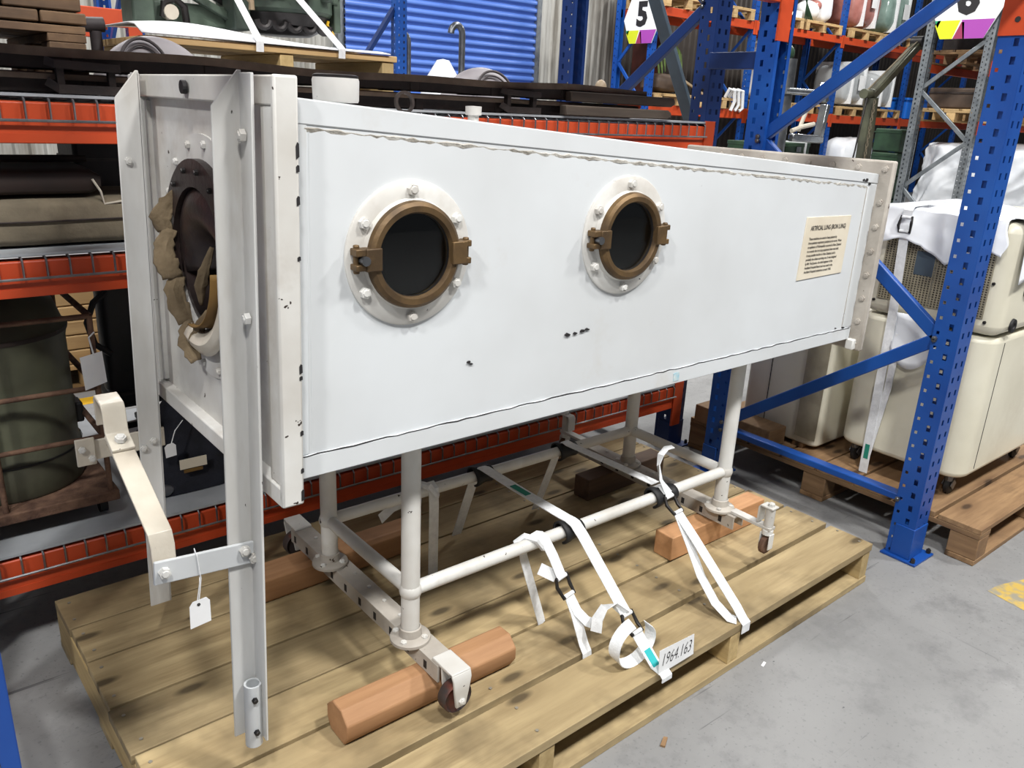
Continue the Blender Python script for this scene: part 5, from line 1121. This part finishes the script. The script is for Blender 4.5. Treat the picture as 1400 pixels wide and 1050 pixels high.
bundle('wrapped_bundle', 'white draped bundle behind the silver machine', 'bundle', (12.1, 7.55, 2.25), (0.38, 0.32, 0.45), PLASTIC, 25, False, lab=False, group='far wrapped bundles')
bb_ = thing('plastic_bin', 'bright blue plastic bin on the far middle shelf', 'bin', (17.0, 7.5, 1.60)); MB().rbox(16.6, 17.5, 7.22, 7.8, 1.588, 1.98, 0.05).build('body', BINB, bb_, bevel=0.02); MB().rbox(16.56, 17.54, 7.19, 7.83, 1.96, 2.0, 0.05).build('rim', BINB, bb_)
# green netting and oddments on the far upper shelf
nt = MB()
for k in range(5): nt.tube([(12.30+0.05*k, 7.3, 3.90), (12.42+0.04*k, 7.28, 3.60), (12.58, 7.26, 3.32), (12.62+0.06*k, 7.28, 3.07)], 0.012, 5)
solo(nt, 'rope_bundle', DGREEN, 'dark green cords hanging over the far upper pallet', 'cords')
lm = MB()
for k in range(6): lm.tube([(11.55+0.05*k, 7.3, 3.75-0.02*k), (11.48+0.07*k, 7.27, 3.45), (11.46+0.06*k, 7.26, 3.20), (11.52+0.05*k, 7.28, 3.066)], 0.022, 6)
solo(lm, 'rope_bundle', LIME, 'lime green cord bundle at the far upper shelf', 'cords')
hp = thing('helmet', 'white and red helmet-shaped object on the far upper pallet', 'helmet', (12.95, 7.45, 3.064)); MB().ball((12.90, 7.45, 3.235), (0.24, 0.2, 0.17), 16, 10).build('shell', PAPER, hp, smooth=True); MB().ball((13.03, 7.42, 3.33), (0.13, 0.15, 0.10), 14, 8).build('red_patch', REDW, hp, smooth=True)
solo(MB().box(12.05, 12.40, 7.2, 7.5, 3.064, 3.17), 'paper_box', PAPER, 'small white box on the far upper pallet', 'box', bevel=0.004)
# things on the far middle shelf behind the navy rack
pf_ = thing('camouflage_frond', 'faded green frond standing on the far middle shelf', 'frond', (9.85, 7.55, 1.748))
MB().cyl((9.85, 7.55, 1.749), (9.80, 7.55, 2.20), 0.02, None, 8).build('stem', PLANT, pf_, smooth=True)
for k in range(10):
    a = k/9; c = V((9.80-0.50*a, 7.5, 2.22+0.28*math.sin(math.pi*(0.2+0.75*a))-0.05)); MB().ribbon([c, c+V((0.02, -0.02, -0.16)), c+V((0.05, -0.02, -0.28))], [.05, .05, .01], 0.006, (1, 0.2, 0)).build('leaflet', PLANT, pf_)
MB().tube([(9.85, 7.55, 2.15), (9.80, 7.52, 2.35), (9.62, 7.5, 2.46), (9.40, 7.5, 2.46), (9.28, 7.5, 2.38)], 0.02, 6).build('rib', PLANT, pf_, smooth=True)
solo(MB().bar((9.55, 7.4, 2.05), (10.35, 7.4, 1.77), 0.03, 0.03), 'wooden_stick', BEIGE, 'pale stick leaning by the faded green frond', 'stick')
solo(lumpy((9.40, 7.5, 1.90), (0.30, 0.22, 0.13), 31, 0.06), 'brown_sack', BROWNB, 'brown sack on the far middle shelf below the sign numbered five', 'sack', smooth=True)
rp = MB()
for k in range(3): rp.tube([(10.62+0.10*k, 7.2, 1.76), (10.60+0.11*k, 7.12, 1.88), (10.70+0.11*k, 7.10, 1.86), (10.75+0.11*k, 7.11, 1.70-0.05*k), (10.70+0.11*k, 7.13, 1.56)], 0.028, 7)
solo(rp, 'rope_coil', WEB, 'white rope looped over the far middle pallet', 'rope', smooth=True)
mg = thing('black_engine', 'small black engine block on the far middle shelf', 'engine', (11.35, 6.9, 1.0)); MB().box(11.18, 11.55, 6.75, 7.05, 0.95, 1.75).build('block', DSTEEL, mg, bevel=0.03); MB().lathe((11.36, 6.74, 1.35), (0, -1, 0), [(.001, .03), (.16, .03), (.17, 0)], 18).build('flywheel', BLACK, mg, smooth=True); MB().box(11.2, 11.5, 6.78, 7.0, 1.75, 1.95).build('head', STEEL, mg, bevel=0.02); MB().box(11.15, 11.58, 6.72, 7.08, 0.001, 0.95).build('pedestal', DARKB, mg)
solo(MB().box(9.9, 10.25, 8.3, 8.6, 0.0, 3.4), 'brown_locker', BRICKRED, 'tall brown locker by the wall behind the sign numbered five', 'locker', bevel=0.01)
# silver machine with pipes, about mid distance
sm_ = thing('silver_machine', 'grey machine with a tall column and silver arms behind the navy rack', 'machine', (6.9, 3.5, 0))
MB().cyl((6.61, 3.5, 0.001), (6.61, 3.5, 2.0), 0.085, None, 18).build('column', STEEL, sm_, smooth=True)
MB().cyl((6.50, 3.42, 1.715), (7.22, 3.42, 1.72), 0.032, None, 12).build('arm', CHROME, sm_, smooth=True)
st_ = MB()
for k in range(5): st_.bar((7.17, 3.40, 1.74), (7.17+0.10*math.cos(k*1.2566), 3.40, 1.74+0.10*math.sin(k*1.2566)), 0.05, 0.035, (0, 1, 0))
st_.build('star_knob', CHROME, sm_)
MB().bar((7.24, 3.42, 1.62), (7.20, 3.42, 1.31), 0.06, 0.085, (0, 1, 0)).build('upright_link', CHROME, sm_, bevel=0.008); MB().bar((6.72, 3.42, 1.30), (7.26, 3.42, 1.285), 0.07, 0.075).build('lower_arm', CHROME, sm_, bevel=0.015)
MB().bar((6.80, 3.40, 1.36), (6.90, 3.40, 1.58), 0.03, 0.03).build('lever', CREAMP, sm_, bevel=0.005); MB().tube([(6.62, 3.36, 1.36), (6.75, 3.34, 1.40), (6.95, 3.34, 1.43)], 0.022, 8).build('handle', CREAMP, sm_, smooth=True)
MB().ball((6.60, 3.52, 2.05), 0.075, 14, 8).build('green_knob', DGREEN, sm_, smooth=True)
for k, (x0, x1) in enumerate(((6.60, 7.05), (7.07, 7.50))):
    t = thing('ammunition_box', ['dark green metal box, left of the pair behind the cabinet top', 'dark green metal box, right of the pair behind the cabinet top'][k], 'box', ((x0+x1)/2, 3.55, 0.92), 'dark green metal boxes')
    MB().rbox(x0, x1, 3.670, 4.070, 0.922, 1.235, 0.03).build('body', DGREEN, t, bevel=0.012); MB().rbox(x0-.006, x1+.006, 3.665, 4.075, 1.20, 1.238, 0.03).build('lid', DGREEN, t, bevel=0.004); MB().box(x1-0.12, x1-0.09, 3.660, 4.080, 0.922, 1.25).build('white_band', WEB, t); MB().box(x0+0.16, x0+0.24, 3.658, 3.666, 1.15, 1.20).build('latch', STEEL, t)
pl_ = thing('timber_plinth', 'timber plinth under the dark green boxes', 'plinth', (7.05, 3.75, 0)); MB().box(6.56, 7.54, 3.62, 4.12, 0.88, 0.92).build('top', PALW, pl_)
for x in (6.6, 7.45):
    for y in (3.64, 4.05): MB().box(x, x+0.05, y, y+0.05, 0.0, 0.88).build('leg', PALW, pl_)
# olive crane
cr_ = thing('davit_crane', 'olive drab crane with an angled jib and hanging chain', 'crane', (9.27, 4.0, 0))
MB().cyl((9.30, 4.0, 0.001), (9.18, 4.0, 1.75), 0.095, 0.080, 18).build('column', OLIVE, cr_, smooth=True); MB().bar((9.15, 4.0, 1.77), (10.10, 4.0, 2.44), 0.09, 0.11, (0, 1, 0)).build('jib', OLIVE, cr_, bevel=0.012)
MB().cyl((8.98, 4.0, 1.79), (9.22, 4.0, 1.80), 0.055, None, 14).build('winch_drum', OLIVE, cr_, smooth=True); MB().tube([(9.0, 3.98, 1.82), (9.55, 3.98, 2.17), (10.05, 3.98, 2.47)], 0.010, 6).build('stay_wire', KHAKI, cr_)
MB().lathe((10.04, 4.0, 2.44), (0, -1, 0), [(.02, -.07), (.06, -.07), (.06, .07), (.02, .07)], 16).build('sheave', DSTEEL, cr_, smooth=True); MB().tube([(8.99, 3.95, 1.74), (8.93, 3.94, 1.45), (8.90, 3.94, 1.15), (8.85, 3.94, 0.9)], 0.010, 6).build('cable', DSTEEL, cr_)
chm = MB()
for k in range(16):
    z = 1.70-k*0.048; chm.tube([(9.08+0.014*math.cos(a*1.047)*(k % 2), 3.90+0.014*math.cos(a*1.047)*((k+1) % 2), z+0.028*math.sin(a*1.047)) for a in range(6)], 0.006, 5, True)
chm = chm.build('chain', KHAKI, cr_); chm['kind'] = 'stuff'
MB().box(8.78, 9.10, 3.8, 4.1, 0.75, 1.02).build('gearbox', DSTEEL, cr_, bevel=0.02); MB().lathe((8.92, 3.79, 0.90), (0, -1, 0), [(.001, .04), (.13, .04), (.14, 0)], 18).build('handwheel', DSTEEL, cr_, smooth=True); MB().rbox(8.95, 9.65, 3.7, 4.3, 0.0005, 0.08, 0.05).build('foot', OLIVE, cr_)
# green boxes stacked on a stand further right
for k in range(5):
    t = thing('green_crate', ['lowest', 'second', 'middle', 'fourth', 'topmost'][k]+' green crate in the narrow stack left of the galvanised frame', 'crate', (9.94, 4.02, 0.001+k*0.285), 'green crates in a narrow stack')
    MB().rbox(9.78, 10.10, 3.85, 4.20, 0.001+k*0.285, 0.275+k*0.285, 0.02).build('body', DGREEN, t, bevel=0.015); MB().box(9.775, 10.105, 3.84, 4.21, 0.225+k*0.285, 0.24+k*0.285).build('lid_edge', DGREEN, t)
# bay 6 row goods
for i, (a, b) in enumerate(((9.12, 10.2), (10.35, 11.4))):
    pallet('pallet on the upper shelf of the row with the sign numbered six, '+['near end', 'far end'][i], a, b, 2.60, 3.45, 2.117, 0.14, 'x', PALW, PALY, nb=5, group='pallets in the bay six row')
    pallet('pallet on the middle shelf of the row with the sign numbered six, '+['near end', 'far end'][i], a, b, 2.60, 3.45, 1.517, 0.14, 'x', PALL, PALL, nb=5, group='pallets in the bay six row')
for k, (x0, x1, z, h, m, lab) in enumerate(((9.20, 9.75, 1.658, 0.22, BROWNB, 'brown padded box on the middle shelf right of the galvanised upright'), (10.40, 11.1, 1.658, 0.20, BROWNB, 'second brown box further along the same middle shelf'), (9.30, 9.62, 2.258, 0.20, DARKB, 'dark pot-shaped box on the upper shelf under the sign numbered six'), (10.0, 10.8, 2.258, 0.22, BROWNB, 'dark brown box on the upper shelf right of the sign numbered six'))):
    t = thing('storage_box', lab, 'box', ((x0+x1)/2, 3.05, z), 'boxes in the bay six row'); MB().rbox(x0, x1, 2.75, 3.35, z+0.001, z+h, 0.03).build('body', m, t, bevel=0.02); MB().rbox(x0-.008, x1+.008, 2.742, 3.358, z+h*0.72, z+h*0.80, 0.03).build('strap_band', DARKB, t)
wt = MB().ribbon([(9.80, 2.72, 1.86), (9.84, 2.71, 1.80), (9.82, 2.70, 1.72), (9.78, 2.69, 1.66)], [.05, .10, .06, .02], 0.004, (0.8, -0.4, 0)); solo(wt, 'canvas_strap', WEB, 'white canvas strap end hanging by the brown padded box', 'strap')

# scraps on the floor and a torn sticker on the cabinet
solo(MB().prism([(1.245, -0.262), (1.268, -0.255), (1.266, -0.248), (1.244, -0.254)], lambda u, v, h: V((u, v, h)), 0.0005, 0.0016), 'paper_scrap', PAPER, 'tiny white paper scrap on the concrete beside the long pallet', 'scrap')
solo(MB().prism([(0.778, -0.290), (0.806, -0.276), (0.812, -0.284), (0.784, -0.300)], lambda u, v, h: V((u, v, h)), 0.0005, 0.006), 'wood_chip', PALW, 'small brown wood chip on the concrete at the bottom of the picture', 'scrap')
MB().prism([(1.020, 0.8115), (1.042, 0.8115), (1.041, 0.835), (1.019, 0.833)], lambda u, v, h: V((u, h, v)), -0.0102, -0.0092).build('torn_sticker', mat('pale_blue_sticker', srgb(150, 190, 205), srgb(206, 212, 210), 60, 0.7), LT)
